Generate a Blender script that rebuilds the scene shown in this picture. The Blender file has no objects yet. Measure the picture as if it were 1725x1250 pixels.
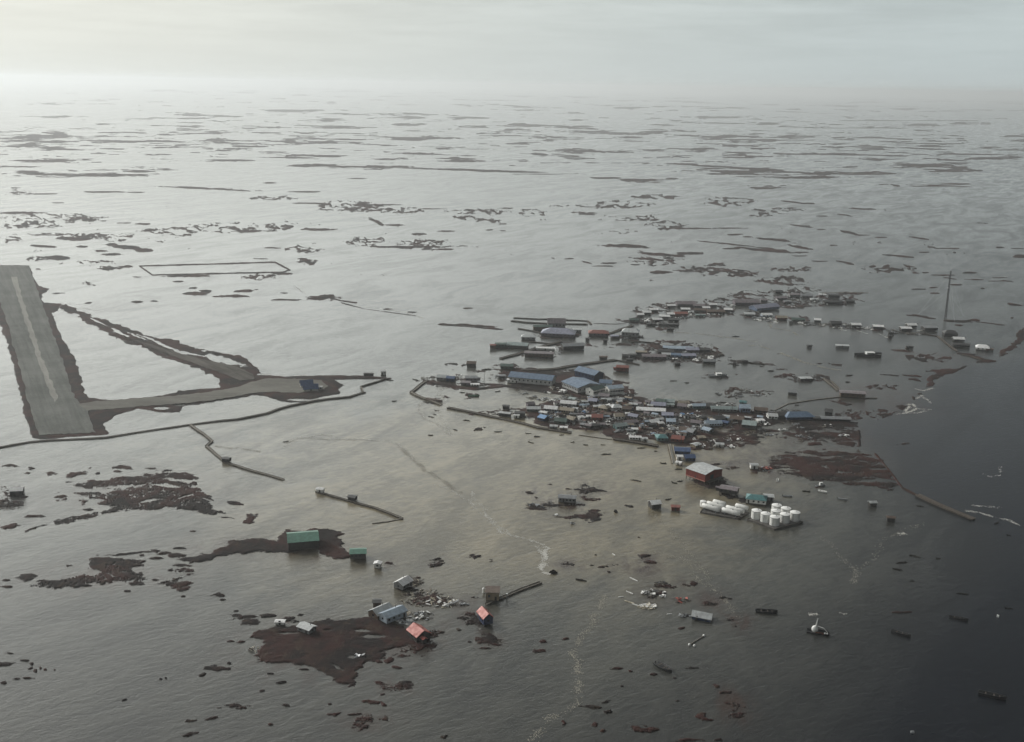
import bpy, bmesh, math, random
import numpy as np
from mathutils import Vector, Matrix
scene = bpy.context.scene
col = scene.collection
R = math.radians

# ------------------------------------------------------------------ camera
CAM_H, FPX, PITCH, ROLL = 250.0, 1850.0, R(14.62), R(0.95)
_F = np.array([0, math.cos(PITCH), -math.sin(PITCH)])
_R0 = np.array([1.0, 0, 0]); _U0 = np.array([0, math.sin(PITCH), math.cos(PITCH)])
_Rt = math.cos(ROLL) * _R0 + math.sin(ROLL) * _U0
_Up = -math.sin(ROLL) * _R0 + math.cos(ROLL) * _U0
cam = bpy.data.cameras.new('camera'); cam_ob = bpy.data.objects.new('camera', cam); col.objects.link(cam_ob)
cam.sensor_width = 36.0; cam.lens = 36.0 * FPX / 1725.0
cam.clip_start = 1.0; cam.clip_end = 400000.0
cam_ob.matrix_world = Matrix(((_Rt[0], _Up[0], -_F[0], 0), (_Rt[1], _Up[1], -_F[1], 0), (_Rt[2], _Up[2], -_F[2], CAM_H), (0, 0, 0, 1)))
scene.camera = cam_ob

# ------------------------------------------------------------------ sun, sky, exposure
SUN_EL, SUN_AZ = R(27), R(-52)          # azimuth measured from the view direction (+Y) towards +X
sun_dir = Vector((math.sin(SUN_AZ) * math.cos(SUN_EL), math.cos(SUN_AZ) * math.cos(SUN_EL), math.sin(SUN_EL)))
sl = bpy.data.lights.new('sun', 'SUN'); sl.energy = 1.5; sl.angle = R(10); sl.color = (1.0, 0.97, 0.92)
so = bpy.data.objects.new('sun', sl); col.objects.link(so)
so.rotation_euler = sun_dir.to_track_quat('Z', 'Y').to_euler()
scene.view_settings.view_transform = 'Standard'; scene.view_settings.look = 'None'
scene.view_settings.exposure = 0.5; scene.view_settings.gamma = 1.0
world = bpy.data.worlds.new('World'); scene.world = world; world.use_nodes = True

class NT:
    """small helper for writing node trees"""
    def __init__(s, tree): s.t = tree; s.n = tree.nodes; s.l = tree.links
    def node(s, typ, **kw):
        n = s.n.new(typ)
        for k, v in kw.items(): setattr(n, k, v)
        return n
    def put(s, sock, v):
        if isinstance(v, bpy.types.NodeSocket): s.l.new(v, sock)
        elif v is not None:
            if hasattr(sock.default_value, '__len__') and len(sock.default_value) == 4 and len(v) == 3: v = (*v, 1)
            sock.default_value = v
    def math(s, op, a, b=None, c=None, clamp=False):
        n = s.node('ShaderNodeMath', operation=op, use_clamp=clamp)
        for i, v in enumerate((a, b, c)):
            if v is not None: s.put(n.inputs[i], v)
        return n.outputs[0]
    def mix(s, f, a, b, blend='MIX'):
        n = s.node('ShaderNodeMix', data_type='RGBA', blend_type=blend)
        s.put(n.inputs[0], f); s.put(n.inputs[6], a); s.put(n.inputs[7], b)
        return n.outputs[2]
    def ramp(s, f, lo, hi, a=0.0, b=1.0, interp='SMOOTHSTEP'):
        n = s.node('ShaderNodeMapRange', interpolation_type=interp)
        for i, v in enumerate((f, lo, hi, a, b)): s.put(n.inputs[i], v)
        return n.outputs[0]
    def noise(s, vec, scale, detail=4, rough=0.55, dist=0.0):
        n = s.node('ShaderNodeTexNoise')
        s.put(n.inputs['Vector'], vec); n.inputs['Scale'].default_value = scale
        n.inputs['Detail'].default_value = detail; n.inputs['Roughness'].default_value = rough
        n.inputs['Distortion'].default_value = dist
        return n.outputs['Fac']
    def map(s, vec, scale=(1, 1, 1), rot=(0, 0, 0), loc=(0, 0, 0)):
        n = s.node('ShaderNodeMapping'); s.put(n.inputs[0], vec)
        n.inputs['Scale'].default_value = scale; n.inputs['Rotation'].default_value = rot; n.inputs['Location'].default_value = loc
        return n.outputs[0]

    def aniso(s, vec, ang, along, across):
        return s.map(s.map(vec, (1, 1, 1), (0, 0, -ang)), (1 / along, 1 / across, 1))

def build_world():
    w = NT(world.node_tree); w.n.clear()
    sky = w.node('ShaderNodeTexSky', sky_type='NISHITA'); sky.sun_disc = False
    sky.sun_elevation = SUN_EL; sky.sun_rotation = SUN_AZ
    sky.air_density = 1.5; sky.dust_density = 4.0
    tc = w.node('ShaderNodeTexCoord').outputs['Generated']
    sep = w.node('ShaderNodeSeparateXYZ'); w.l.new(tc, sep.inputs[0])
    z = sep.outputs[2]
    # flat cloud deck: project the direction on a ceiling
    zz = w.math('MAXIMUM', w.math('ADD', z, 0.06), 0.02)
    px = w.math('DIVIDE', sep.outputs[0], zz); py = w.math('DIVIDE', sep.outputs[1], zz)
    cv = w.node('ShaderNodeCombineXYZ'); w.l.new(px, cv.inputs[0]); w.l.new(py, cv.inputs[1])
    n1 = w.noise(cv.outputs[0], 0.35, 6, 0.6, 0.4); n2 = w.noise(cv.outputs[0], 1.3, 5, 0.6, 0.2)
    cl = w.math('ADD', w.math('MULTIPLY', n1, 0.7), w.math('MULTIPLY', n2, 0.3))
    clouds = w.ramp(cl, 0.36, 0.64, w.ramp(z, 0.0, 0.16, 0.985, 0.74), w.ramp(z, 0.0, 0.16, 1.01, 1.22))
    # glow of the sun behind the deck
    def lobe(az, el, power):
        d = w.node('ShaderNodeVectorMath', operation='DOT_PRODUCT'); w.l.new(tc, d.inputs[0])
        d.inputs[1].default_value = (math.sin(az) * math.cos(el), math.cos(az) * math.cos(el), math.sin(el))
        return w.math('POWER', w.math('MAXIMUM', d.outputs['Value'], 0.0), power)
    glow = lobe(SUN_AZ, SUN_EL, 7.0); glow2 = lobe(R(-27), R(8), 22.0)
    # azimuth: bright left, and an added dark cloud deck right, unseen, to darken reflections
    side = w.ramp(sep.outputs[0], -0.40, 0.46)
    hor = w.mix(side, HOR_L, HOR_R); mid = w.mix(side, MID_L, MID_R); top = w.mix(side, TOP_L, TOP_R)
    base = w.mix(w.ramp(z, 0.09, 0.22), hor, mid)
    base = w.mix(w.ramp(z, 0.24, 0.52), base, top)
    back = w.ramp(sep.outputs[1], -0.5, 0.5, 0.35, 1.0)
    base = w.mix(1.0, base, w.mix(1.0, (1, 1, 1), w.math('MULTIPLY', clouds, back), 'MULTIPLY'), 'MULTIPLY')
    up = w.ramp(z, 0.06, 0.28, 0.12, 1.0)
    glow = w.math('MULTIPLY', glow, up)
    g = w.node('ShaderNodeMix', data_type='RGBA', blend_type='ADD'); g.inputs[0].default_value = 1.0
    w.l.new(base, g.inputs[6]); w.l.new(w.mix(1.0, GLOW_C, glow, 'MULTIPLY'), g.inputs[7])
    g2 = w.node('ShaderNodeMix', data_type='RGBA', blend_type='ADD'); g2.inputs[0].default_value = 1.0
    w.l.new(g.outputs[2], g2.inputs[6]); w.l.new(w.mix(1.0, GLOW2_C, glow2, 'MULTIPLY'), g2.inputs[7])
    b1 = w.node('ShaderNodeBackground'); w.l.new(sky.outputs[0], b1.inputs[0]); b1.inputs[1].default_value = 0.05
    b2 = w.node('ShaderNodeBackground'); w.l.new(g2.outputs[2], b2.inputs[0]); b2.inputs[1].default_value = 1.0
    m = w.node('ShaderNodeMixShader'); m.inputs[0].default_value = 0.93
    w.l.new(b1.outputs[0], m.inputs[1]); w.l.new(b2.outputs[0], m.inputs[2])
    out = w.node('ShaderNodeOutputWorld'); w.l.new(m.outputs[0], out.inputs[0])

HOR_L = (0.50, 0.52, 0.495); HOR_R = (0.38, 0.43, 0.435)
MID_L = (1.90, 1.99, 1.91); MID_R = (0.085, 0.094, 0.105)
TOP_L = (0.33, 0.345, 0.34); TOP_R = (0.008, 0.009, 0.012)
GLOW_C = (1.3, 1.27, 1.2); GLOW2_C = (0.06, 0.058, 0.042)
build_world()
scene.cycles.use_denoising = True
scene.cycles.max_bounces = 6; scene.cycles.volume_bounces = 3
scene.cycles.volume_step_rate = 4.0

# ------------------------------------------------------------------ photo pixel -> place on the ground
def ray(px, py):
    a = (np.asarray(px, float) - 862.5) / FPX; b = (625.0 - np.asarray(py, float)) / FPX
    return _F + a[..., None] * _Rt + b[..., None] * _Up
def at(px, py, z=0.0):
    d = ray(px, py); t = (z - CAM_H) / d[2]
    return Vector((d[0] * t, d[1] * t, z))
def mpp(px, py):                       # metres per photo pixel across the line of sight
    p = at(px, py); return math.sqrt(p.x ** 2 + p.y ** 2 + CAM_H ** 2) / FPX
def Z(x0, y0, s, pts):                 # points read in an enlarged crop -> photo pixels
    return [(x0 + p[0] / s, y0 + p[1] / s) + tuple(v / s for v in p[2:4]) + tuple(p[4:]) for p in pts]

# ------------------------------------------------------------------ materials
MATS = {}
def new_mat(name):
    m = bpy.data.materials.new(name); m.use_nodes = True; t = NT(m.node_tree); t.n.clear()
    p = t.node('ShaderNodeBsdfPrincipled'); o = t.node('ShaderNodeOutputMaterial'); t.l.new(p.outputs[0], o.inputs[0])
    return m, t, p, o
def surf(name, c, rough=0.7, var=0.25, scale=1.5, metal=0.0, dirt=None, bump=0.0, spec=0.4):
    """painted / weathered surface: colour mottled in object space"""
    if name in MATS: return MATS[name]
    m, t, p, o = new_mat(name)
    tc = t.node('ShaderNodeTexCoord').outputs['Object']
    n = t.noise(tc, scale, 5, 0.6); f = t.ramp(n, 0.3, 0.7)
    lo = tuple(x * (1 - var) for x in c); hi = tuple(min(1, x * (1 + var)) for x in c)
    cc = t.mix(f, lo, hi)
    if dirt:
        d = t.ramp(t.noise(t.map(tc, (1, 1, .35)), scale * 2.3, 5, 0.65), 0.55, 0.75, 0.0, 0.8)
        cc = t.mix(d, cc, dirt)
    t.put(p.inputs['Base Color'], cc)
    p.inputs['Roughness'].default_value = rough; p.inputs['Metallic'].default_value = metal
    p.inputs['Specular IOR Level'].default_value = spec
    if bump:
        b = t.node('ShaderNodeBump'); b.inputs['Strength'].default_value = bump; b.inputs['Distance'].default_value = 0.2
        t.l.new(n, b.inputs['Height']); t.l.new(b.outputs[0], p.inputs['Normal'])
    MATS[name] = m; return m

def water_mat():
    m, t, p, o = new_mat('flood_water')
    pos = t.node('ShaderNodeNewGeometry').outputs['Position']
    at_ = t.node('ShaderNodeAttribute'); at_.attribute_name = 'silt'
    big = t.noise(pos, 0.0035, 5, 0.55, 0.6)
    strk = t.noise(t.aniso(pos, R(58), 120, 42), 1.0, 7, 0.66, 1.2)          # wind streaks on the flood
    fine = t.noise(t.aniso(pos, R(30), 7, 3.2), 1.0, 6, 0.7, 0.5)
    rip = t.noise(pos, 0.9, 4, 0.7, 0.3)
    swirl = t.noise(pos, 0.012, 5, 0.6, 2.2)                                   # eddies of mud
    silt = t.math('ADD', at_.outputs['Fac'], t.math('MULTIPLY', t.math('SUBTRACT', t.math('ADD', t.math('MULTIPLY', big, 0.6), t.math('MULTIPLY', swirl, 0.4)), 0.5), t.math('MULTIPLY', at_.outputs['Fac'], 1.3)), clamp=True)
    c = t.mix(silt, SILT_LO, SILT_HI)
    c = t.mix(t.ramp(silt, 0.55, 1.0), c, (0.175, 0.152, 0.102))
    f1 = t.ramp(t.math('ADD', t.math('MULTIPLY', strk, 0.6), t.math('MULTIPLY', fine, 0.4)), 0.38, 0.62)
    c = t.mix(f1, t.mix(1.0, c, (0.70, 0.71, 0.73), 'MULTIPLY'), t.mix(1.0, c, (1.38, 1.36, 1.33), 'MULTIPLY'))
    wd = t.node('ShaderNodeAttribute'); wd.attribute_name = 'shoal'
    brk = t.ramp(t.noise(t.map(pos, (0.10, 0.05, 1)), 1.0, 6, 0.68, 0.6), 0.36, 0.66)
    c = t.mix(t.math('MULTIPLY', t.math('MULTIPLY', wd.outputs['Fac'], brk), 1.3, clamp=True), c, (0.045, 0.027, 0.020))
    t.put(p.inputs['Base Color'], c)
    p.inputs['IOR'].default_value = 1.333
    t.put(p.inputs['Roughness'], t.math('SUBTRACT', 0.25, t.math('MULTIPLY', f1, 0.18)))
    b = t.node('ShaderNodeBump'); b.inputs['Strength'].default_value = 0.42; b.inputs['Distance'].default_value = 0.5
    t.l.new(t.math('ADD', t.math('ADD', fine, t.math('MULTIPLY', rip, 0.35)), t.math('MULTIPLY', strk, 0.7)), b.inputs['Height']); t.l.new(b.outputs[0], p.inputs['Normal'])
    return m
SILT_LO = (0.010, 0.012, 0.016); SILT_HI = (0.104, 0.104, 0.088)

def land_mat():
    m, t, p, o = new_mat('tundra_grass')
    pos = t.node('ShaderNodeNewGeometry').outputs['Position']
    a = t.noise(pos, 0.03, 5, 0.62, 0.6); b_ = t.noise(t.map(pos, (0.16, 0.09, 0.2)), 1.0, 6, 0.68, 0.5); c_ = t.noise(pos, 0.9, 5, 0.75)
    c = t.mix(t.ramp(a, 0.4, 0.6), (0.011, 0.0075, 0.007), (0.040, 0.0142, 0.0115))
    c = t.mix(t.ramp(b_, 0.52, 0.68, 0, 0.9), c, (0.048, 0.032, 0.021))
    c = t.mix(t.ramp(t.noise(t.map(pos, (0.05, 0.03, 0.1), (0, 0, 0), (40, 9, 0)), 1.0, 6, 0.7), 0.54, 0.66, 0, 0.85), c, (0.010, 0.008, 0.007))
    c = t.mix(t.ramp(c_, 0.5, 0.7, 0, 0.4), c, (0.012, 0.010, 0.008))
    straw = t.noise(t.map(pos, (0.045, 0.022, 0.1), (0, 0, 0), (7, 3, 0)), 1.0, 6, 0.66, 0.8)
    c = t.mix(t.ramp(straw, 0.55, 0.70, 0, 0.6), c, (0.052, 0.026, 0.018))
    zs = t.node('ShaderNodeSeparateXYZ'); t.l.new(pos, zs.inputs[0])
    wet = t.ramp(t.math('ADD', zs.outputs[2], t.math('MULTIPLY', b_, 0.25)), 0.16, 0.40, 1.0, 0.0)
    c = t.mix(t.math('MULTIPLY', wet, 0.8), c, (0.020, 0.016, 0.0135))
    t.put(p.inputs['Base Color'], c); t.put(p.inputs['Roughness'], t.math('SUBTRACT', 0.95, t.math('MULTIPLY', wet, 0.45))); p.inputs['Specular IOR Level'].default_value = 0.2
    b = t.node('ShaderNodeBump'); b.inputs['Strength'].default_value = 0.8; b.inputs['Distance'].default_value = 0.4
    t.l.new(t.math('ADD', b_, t.math('MULTIPLY', c_, 0.5)), b.inputs['Height']); t.l.new(b.outputs[0], p.inputs['Normal'])
    return m

# ------------------------------------------------------------------ mesh helpers
def link(ob, parent=None):
    col.objects.link(ob)
    if parent is not None: ob.parent = parent
    return ob
def mesh_obj(name, verts, faces, mat=None, parent=None, loc=(0, 0, 0), rz=0.0, smooth=False):
    me = bpy.data.meshes.new(name); me.from_pydata(verts, [], faces); me.update()
    if smooth: me.polygons.foreach_set('use_smooth', [True] * len(me.polygons))
    if mat is not None: me.materials.append(mat)
    ob = bpy.data.objects.new(name, me); ob.location = loc; ob.rotation_euler.z = rz
    return link(ob, parent)
def tag(ob, label=None, cat=None, group=None, kind=None):
    if label: ob['label'] = label
    if cat: ob['category'] = cat
    if group: ob['group'] = group
    if kind: ob['kind'] = kind
    return ob
def np_mesh(name, V, Q, mat, smooth=True):
    me = bpy.data.meshes.new(name)
    me.vertices.add(len(V)); me.vertices.foreach_set('co', V.astype(np.float32).ravel())
    n = Q.shape[1]
    me.loops.add(Q.size); me.loops.foreach_set('vertex_index', Q.astype(np.int32).ravel())
    me.polygons.add(len(Q)); me.polygons.foreach_set('loop_start', np.arange(0, Q.size, n, dtype=np.int32))
    me.polygons.foreach_set('use_smooth', np.full(len(Q), smooth))
    me.update(calc_edges=True); me.validate()
    me.materials.append(mat)
    return link(bpy.data.objects.new(name, me))

# ------------------------------------------------------------------ numpy noise and fields
def _hash(ix, iy, seed):
    h = (ix.astype(np.int64) * 374761393 + iy.astype(np.int64) * 668265263 + seed * 982451653) & 0xffffffff
    h = ((h ^ (h >> 13)) * 1274126177) & 0xffffffff
    return ((h ^ (h >> 16)) & 0xffff) / 65535.0
def vnoise(x, y, seed=0):
    ix = np.floor(x); iy = np.floor(y); fx = x - ix; fy = y - iy
    fx = fx * fx * (3 - 2 * fx); fy = fy * fy * (3 - 2 * fy)
    a = _hash(ix, iy, seed); b = _hash(ix + 1, iy, seed); c = _hash(ix, iy + 1, seed); d = _hash(ix + 1, iy + 1, seed)
    return (a * (1 - fx) + b * fx) * (1 - fy) + (c * (1 - fx) + d * fx) * fy
def fbm(x, y, octaves=4, seed=0, gain=0.55):
    s = 0; a = 1.0; tot = 0
    for o in range(octaves):
        s = s + a * vnoise(x * 2 ** o + 13.7 * o, y * 2 ** o - 7.1 * o, seed + o); tot += a; a *= gain
    return s / tot * 2 - 1
def seg_dist(X, Y, pts, closed):
    d = np.full(X.shape, 1e9); n = len(pts)
    for i in range(n if closed else n - 1):
        (ax, ay), (bx, by) = pts[i][:2], pts[(i + 1) % n][:2]
        vx, vy = bx - ax, by - ay; L = vx * vx + vy * vy + 1e-9
        t = np.clip(((X - ax) * vx + (Y - ay) * vy) / L, 0, 1)
        d = np.minimum(d, np.hypot(X - ax - t * vx, Y - ay - t * vy))
    return d
def inside(X, Y, pts):
    c = np.zeros(X.shape, bool); n = len(pts); j = n - 1
    for i in range(n):
        xi, yi = pts[i][:2]; xj, yj = pts[j][:2]
        if yi != yj:
            c ^= ((yi > Y) != (yj > Y)) & (X < (xj - xi) * (Y - yi) / (yj - yi) + xi)
        j = i
    return c

# ================================================================== WATER
RIVER = [(1790, 596), (1725, 600), (1690, 606), (1640, 617), (1590, 640), (1562, 655), (1536, 682), (1506, 702), (1462, 713),
         (1449, 727), (1453, 748), (1486, 766), (1500, 796), (1526, 827), (1582, 852), (1642, 880), (1726, 918), (1900, 985), (2300, 1120)]
RIVER_W = [at(*p) for p in RIVER]
_e = RIVER_W[-1]
RIVER_POLY = [(p.x, p.y) for p in RIVER_W] + [(_e.x + 900, _e.y - 200), (2500, 300), (5200, 1500), (4200, 2400), (1400, 1500)]
def silt_field(x, y):
    """mud in the water, plus darkening painted in at lower right and near edge (0 clear river channel .. 1 brown shallows)"""
    rd = seg_dist(x, y, RIVER_POLY, True); rd = np.where(inside(x, y, RIVER_POLY), -rd, rd)
    wob = fbm(x / 35, y / 35, 5, 5, 0.65) * 22
    s = 0.50 + 0.0 * x
    shal = np.exp(-(((x - 20) / 260) ** 2 + ((y - 690) / 240) ** 2))             # muddy fan below the village
    s = s - 0.10 + 0.62 * shal
    corner_dark = 1 / (1 + np.exp(-((x - 150 - (y - 420) * 0.36) / 36)))  # brightness falloff towards the lower right, painted into the water colour
    near = 1 / (1 + np.exp((y - 900) / 120))
    s = s - 0.62 * corner_dark * near - 0.12 / (1 + np.exp((y - 480) / 40))  # painted darkening: lower-right corner, then the water nearest the camera
    k = 1 / (1 + np.exp((rd + wob - 3) / 6.0))
    return np.clip(s * (1 - k) + 0.02 * k, 0, 1)
SHOALS = []
def shoal_field(x, y):
    v = np.zeros_like(x)
    for cx, cy, sx, sy, k in SHOALS: v = np.maximum(v, k * np.exp(-((x - cx) / sx) ** 2 - ((y - cy) / sy) ** 2))
    return v
def add_silt(ob, x, y):
    a2 = ob.data.attributes.new('shoal', 'FLOAT', 'POINT'); a2.data.foreach_set('value', shoal_field(x, y).astype(np.float32))
    a = ob.data.attributes.new('silt', 'FLOAT', 'POINT'); a.data.foreach_set('value', silt_field(x, y).astype(np.float32))
WATER = water_mat()
def build_water():
    az = np.radians(np.concatenate([np.arange(-180, -42, 6), np.arange(-42, 42, 0.3), np.arange(42, 180, 6)]))
    r = np.concatenate([[4.0], np.geomspace(60, 1500, 230), np.geomspace(1520, 110000, 130)])
    A, Rr = np.meshgrid(az, r); X = np.sin(A) * Rr; Y = np.cos(A) * Rr
    n, m = A.shape; V = np.stack([X, Y, np.zeros_like(X)], -1).reshape(-1, 3)
    i, j = np.meshgrid(np.arange(n - 1), np.arange(m), indexing='ij'); j2 = (j + 1) % m
    Q = np.stack([i * m + j, (i + 1) * m + j, (i + 1) * m + j2, i * m + j2], -1).reshape(-1, 4)[:, ::-1]
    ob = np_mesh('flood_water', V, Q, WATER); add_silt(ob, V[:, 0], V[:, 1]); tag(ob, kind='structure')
    # the river channel: its own sheet, a little above
    xs = np.concatenate([np.arange(150, 900, 5.0), np.arange(900, 5200, 60.0)]); ys = np.concatenate([np.arange(150, 1500, 5.0), np.arange(1500, 2400, 50)])
    X, Y = np.meshgrid(xs, ys); ins = inside(X, Y, RIVER_POLY); n, m = X.shape
    i, j = np.meshgrid(np.arange(n - 1), np.arange(m - 1), indexing='ij')
    ok = (ins[:-1, :-1] & ins[1:, :-1] & ins[:-1, 1:] & ins[1:, 1:]).ravel()
    Q = np.stack([i * m + j, i * m + j + 1, (i + 1) * m + j + 1, (i + 1) * m + j], -1).reshape(-1, 4)[ok]
    used, inv = np.unique(Q, return_inverse=True); V = np.stack([X.ravel()[used], Y.ravel()[used], np.full(len(used), 0.03)], -1)
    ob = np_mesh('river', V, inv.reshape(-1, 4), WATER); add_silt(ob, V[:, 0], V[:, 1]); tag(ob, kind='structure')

# ================================================================== LAND: islands of tundra above the flood
# traced outlines, patches (x, y, rx, ry, tilt) and banks (line, half width), read in photo pixels
POLYS, BLOBS, RAGGED, BANKS = [], [], [], []
A_ = lambda pts: Z(0, 750, 4.012, pts)
B_ = lambda pts: Z(0, 1000, 4.012, pts)
C_ = lambda pts: Z(380, 1000, 4.012, pts)
D_ = lambda pts: Z(800, 1000, 4.012, pts)
E_ = lambda pts: Z(1200, 1000, 3.286, pts)
F_ = lambda pts: Z(1400, 540, 5.308, pts)
G_ = lambda pts: Z(1470, 440, 6.58, pts)
H_ = lambda pts: Z(0, 280, 3.0, pts)
I_ = lambda pts: Z(575, 280, 3.0, pts)
J_ = lambda pts: Z(1150, 280, 3.0, pts)
K_ = lambda pts: Z(0, 430, 3.677, pts)
L_ = lambda pts: Z(400, 590, 4.792, pts)
M_ = lambda pts: Z(420, 870, 6.58, pts)
N_ = lambda pts: Z(1230, 600, 6.58, pts)
O_ = lambda pts: Z(1020, 610, 6.58, pts)
P_ = lambda pts: Z(600, 930, 5.074, pts)
Q_ = lambda pts: Z(860, 790, 5.75, pts)
S_ = lambda pts: Z(1020, 920, 6.58, pts)
T_ = lambda pts: Z(680, 590, 6.58, pts)
U_ = lambda pts: Z(860, 600, 6.58, pts)
X1 = lambda pts: Z(820, 480, 6.58, pts)
X2 = lambda pts: Z(1030, 460, 6.58, pts)
X3 = lambda pts: Z(1250, 450, 6.58, pts)
W_ = lambda pts: Z(1100, 730, 5.75, pts)
Y1 = lambda pts: Z(0, 100, 3.0, pts)
Y2 = lambda pts: Z(575, 100, 3.0, pts)
Y3 = lambda pts: Z(1150, 100, 3.0, pts)

for q in (P_([(560, 400, 200, 90), (760, 430, 220, 60), (980, 560, 110, 90), (420, 330, 150, 60), (560, 760, 170, 110), (700, 620, 140, 60), (1130, 745, 150, 60), (1000, 390, 120, 40), (690, 90, 90, 60), (300, 105, 80, 40)])
          + C_([(1150, 330, 220, 90), (1150, 630, 150, 50), (960, 850, 180, 70), (400, 190, 120, 40), (640, 360, 520, 190)]) + Q_([(500, 350, 260, 90), (740, 200, 260, 90), (240, 250, 120, 70), (1320, 900, 160, 90), (570, 930, 150, 50), (930, 940, 110, 30)])
          + S_([(560, 560, 200, 90), (900, 420, 110, 50), (400, 230, 220, 120), (1180, 610, 220, 120), (1480, 830, 170, 110)]) + W_([(860, 300, 330, 70), (1250, 360, 330, 80), (620, 480, 160, 60)]) + A_([(960, 330, 480, 130), (700, 880, 420, 110), (1500, 690, 330, 70)])
          + O_([(1200, 860, 480, 130), (900, 700, 700, 140)]) + N_([(1050, 850, 460, 160), (900, 1120, 760, 140)]) + M_([(900, 380, 300, 120), (500, 330, 420, 110)]) + E_([(110, 620, 110, 90)]) + F_([(880, 330, 300, 60), (400, 700, 400, 130)])):
    c_ = at(q[0], q[1]); e_ = at(q[0], q[1] - q[3]); SHOALS.append((c_.x, c_.y, max(4, q[2] * mpp(q[0], q[1])), max(5, e_.y - c_.y), 0.95))
build_water()
POLYS += [
 A_([(525,325),(620,325),(700,318),(850,290),(1050,270),(1200,290),(1380,320),(1450,355),(1420,400),(1480,440),(1540,450),(1430,470),(1290,440),(1130,428),(970,437),(870,430),(790,450),(640,490),(500,520),(380,535),(355,515),(480,485),(620,460),(730,440),(760,415),(650,400),(690,375),(610,365)]),
 A_([(490,290),(560,265),(580,240),(700,235),(850,210),(960,205),(1090,220),(1180,240),(1290,280),(1395,315),(1370,328),(1230,298),(1150,265),(1060,262),(960,285),(880,275),(820,260),(760,280),(640,295)]),
 A_([(570,835),(640,775),(740,760),(860,770),(960,780),(1000,785),(900,830),(900,860),(940,850),(1000,895),(960,915),(1000,940),(900,945),(800,910),(720,940),(640,920),(560,960),(440,965),(320,980),(300,965),(360,950),(230,965),(205,945),(260,910),(400,905),(480,890),(580,875),(690,865),(680,845)]),
 [(302,942),(322,934),(354,929),(371,924),(389,909),(430,908),(468,911),(480,915),(500,928),(470,930),(430,928),(400,934),(360,938),(335,945),(310,946)],
 [(468,905),(480,895),(530,892),(555,893),(580,899),(574,906),(572,914),(582,919),(566,921),(550,924),(535,921),(500,928),(478,925)],
 M_([(770,345),(840,335),(960,320),(1060,360),(1140,420),(1100,455),(1050,462),(900,458),(880,430),(770,405)]),
 C_([(150,290),(230,240),(290,222),(400,225),(520,205),(640,185),(800,172),(950,158),(1080,162),(1110,200),(1250,240),(1330,300),(1370,340),(1300,360),(1200,350),(1090,380),(1050,430),(1010,455),(930,480),(870,530),(860,575),(890,600),(830,625),(770,590),(700,545),(600,510),(540,480),(400,475),(210,470),(200,400),(240,360),(250,330),(230,300)]),
 [(1291,777),(1310,766),(1336,763),(1361,758),(1382,757),(1418,763),(1443,763),(1468,765),(1481,775),(1488,787),(1500,800),(1512,815),(1510,826),(1474,819),(1431,816),(1410,810),(1370,806),(1346,800),(1316,798),(1300,790)],
 O_([(770,830),(900,770),(1020,750),(1200,765),(1350,780),(1500,800),(1700,830),(1700,890),(1500,940),(1350,945),(1200,960),(1000,965),(900,910)]),
 N_([(700,770),(850,745),(1030,700),(1060,680),(1290,690),(1320,730),(1380,760),(1400,820),(1440,900),(1400,970),(1250,980),(1150,960),(1000,930),(880,930),(940,870),(800,860),(700,820)]),
 F_([(835,458),(980,442),(1238,410),(1100,470),(1050,488),(980,510),(905,580),(815,597),(870,545),(840,530),(950,480)]),
 F_([(1525,290),(1570,240),(1700,110),(1760,60),(1760,120),(1660,230),(1580,290),(1640,300),(1530,322)]),
 # village ground
 [(882,692),(905,681),(950,674),(990,669),(1020,661),(1060,664),(1090,671),(1120,681),(1150,690),(1180,687),(1240,690),(1300,694),(1340,698),(1330,712),(1290,716),(1240,720),(1200,722),(1180,735),(1160,748),(1125,746),(1090,737),(1040,739),(1010,726),(975,723),(930,719),(905,713),(888,706)],
 [(842,629),(870,620),(1000,620),(1035,640),(1062,652),(1072,668),(1020,676),(985,672),(945,660),(900,655),(860,649)],
 # runway embankment, access road, apron
 K_([(-120,62),(180,62),(200,120),(240,190),(312,210),(262,250),(272,295),(380,300),(362,345),(318,360),(345,420),(390,530),(440,600),(490,715),(522,850),(560,885),(700,902),(1000,868),(1110,850),(1110,972),(1000,972),(850,952),(705,995),(645,1045),(662,1110),(240,1142),(200,1130),(185,1080),(150,1000),(130,870),(100,760),(60,600),(20,480),(-10,400),(-120,200)]),
 [(102,518),(110,513),(130,520),(152,532),(190,543),(217,553),(253,567),(297,575),(345,592),(395,598),(418,605),(424,614),(440,628),(432,640),(400,650),(370,636),(330,621),(290,606),(250,591),(215,576),(180,561),(150,546)],
 L_([(-140,210),(0,150),(80,205),(200,200),(380,212),(700,206),(1000,206),(1250,226),(1100,232),(780,236),(862,285),(822,322),(832,356),(700,376),(520,422),(420,427),(320,402),(240,367),(130,362),(0,387),(-480,455),(-480,330),(-140,300)]),
 L_([(-30,40),(0,36),(85,72),(125,115),(205,190),(100,200),(0,160)]),
]
BLOBS += A_([(520,200,60,22),(815,150,70,14,4),(1000,158,45,7),(1240,215,85,18),(1310,260,45,15),(350,195,35,20),(205,160,30,10),(190,190,30,6),(60,135,70,12),(1110,195,28,8),(800,180,35,8),(665,190,20,6),(615,155,15,5),(240,475,75,12),(55,545,60,14,-15),(250,560,65,6,-20),(590,435,35,8),(1590,390,50,20),(1540,490,45,5),(1700,490,50,28),(1295,582,28,6),
 (165,898,75,22,-8),(45,915,30,10),(50,955,50,8),(585,950,30,8),(870,985,28,6),(940,812,60,8,-5),(1040,912,35,9),(1220,810,60,12),(1050,765,70,9),(960,745,25,7),(850,735,170,7,-5),(1050,710,30,10),(1230,695,55,7),(1130,730,50,10),(1200,740,50,14),(475,815,25,6,-15),(1480,1010,38,12),(1240,1020,15,5)])
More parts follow.
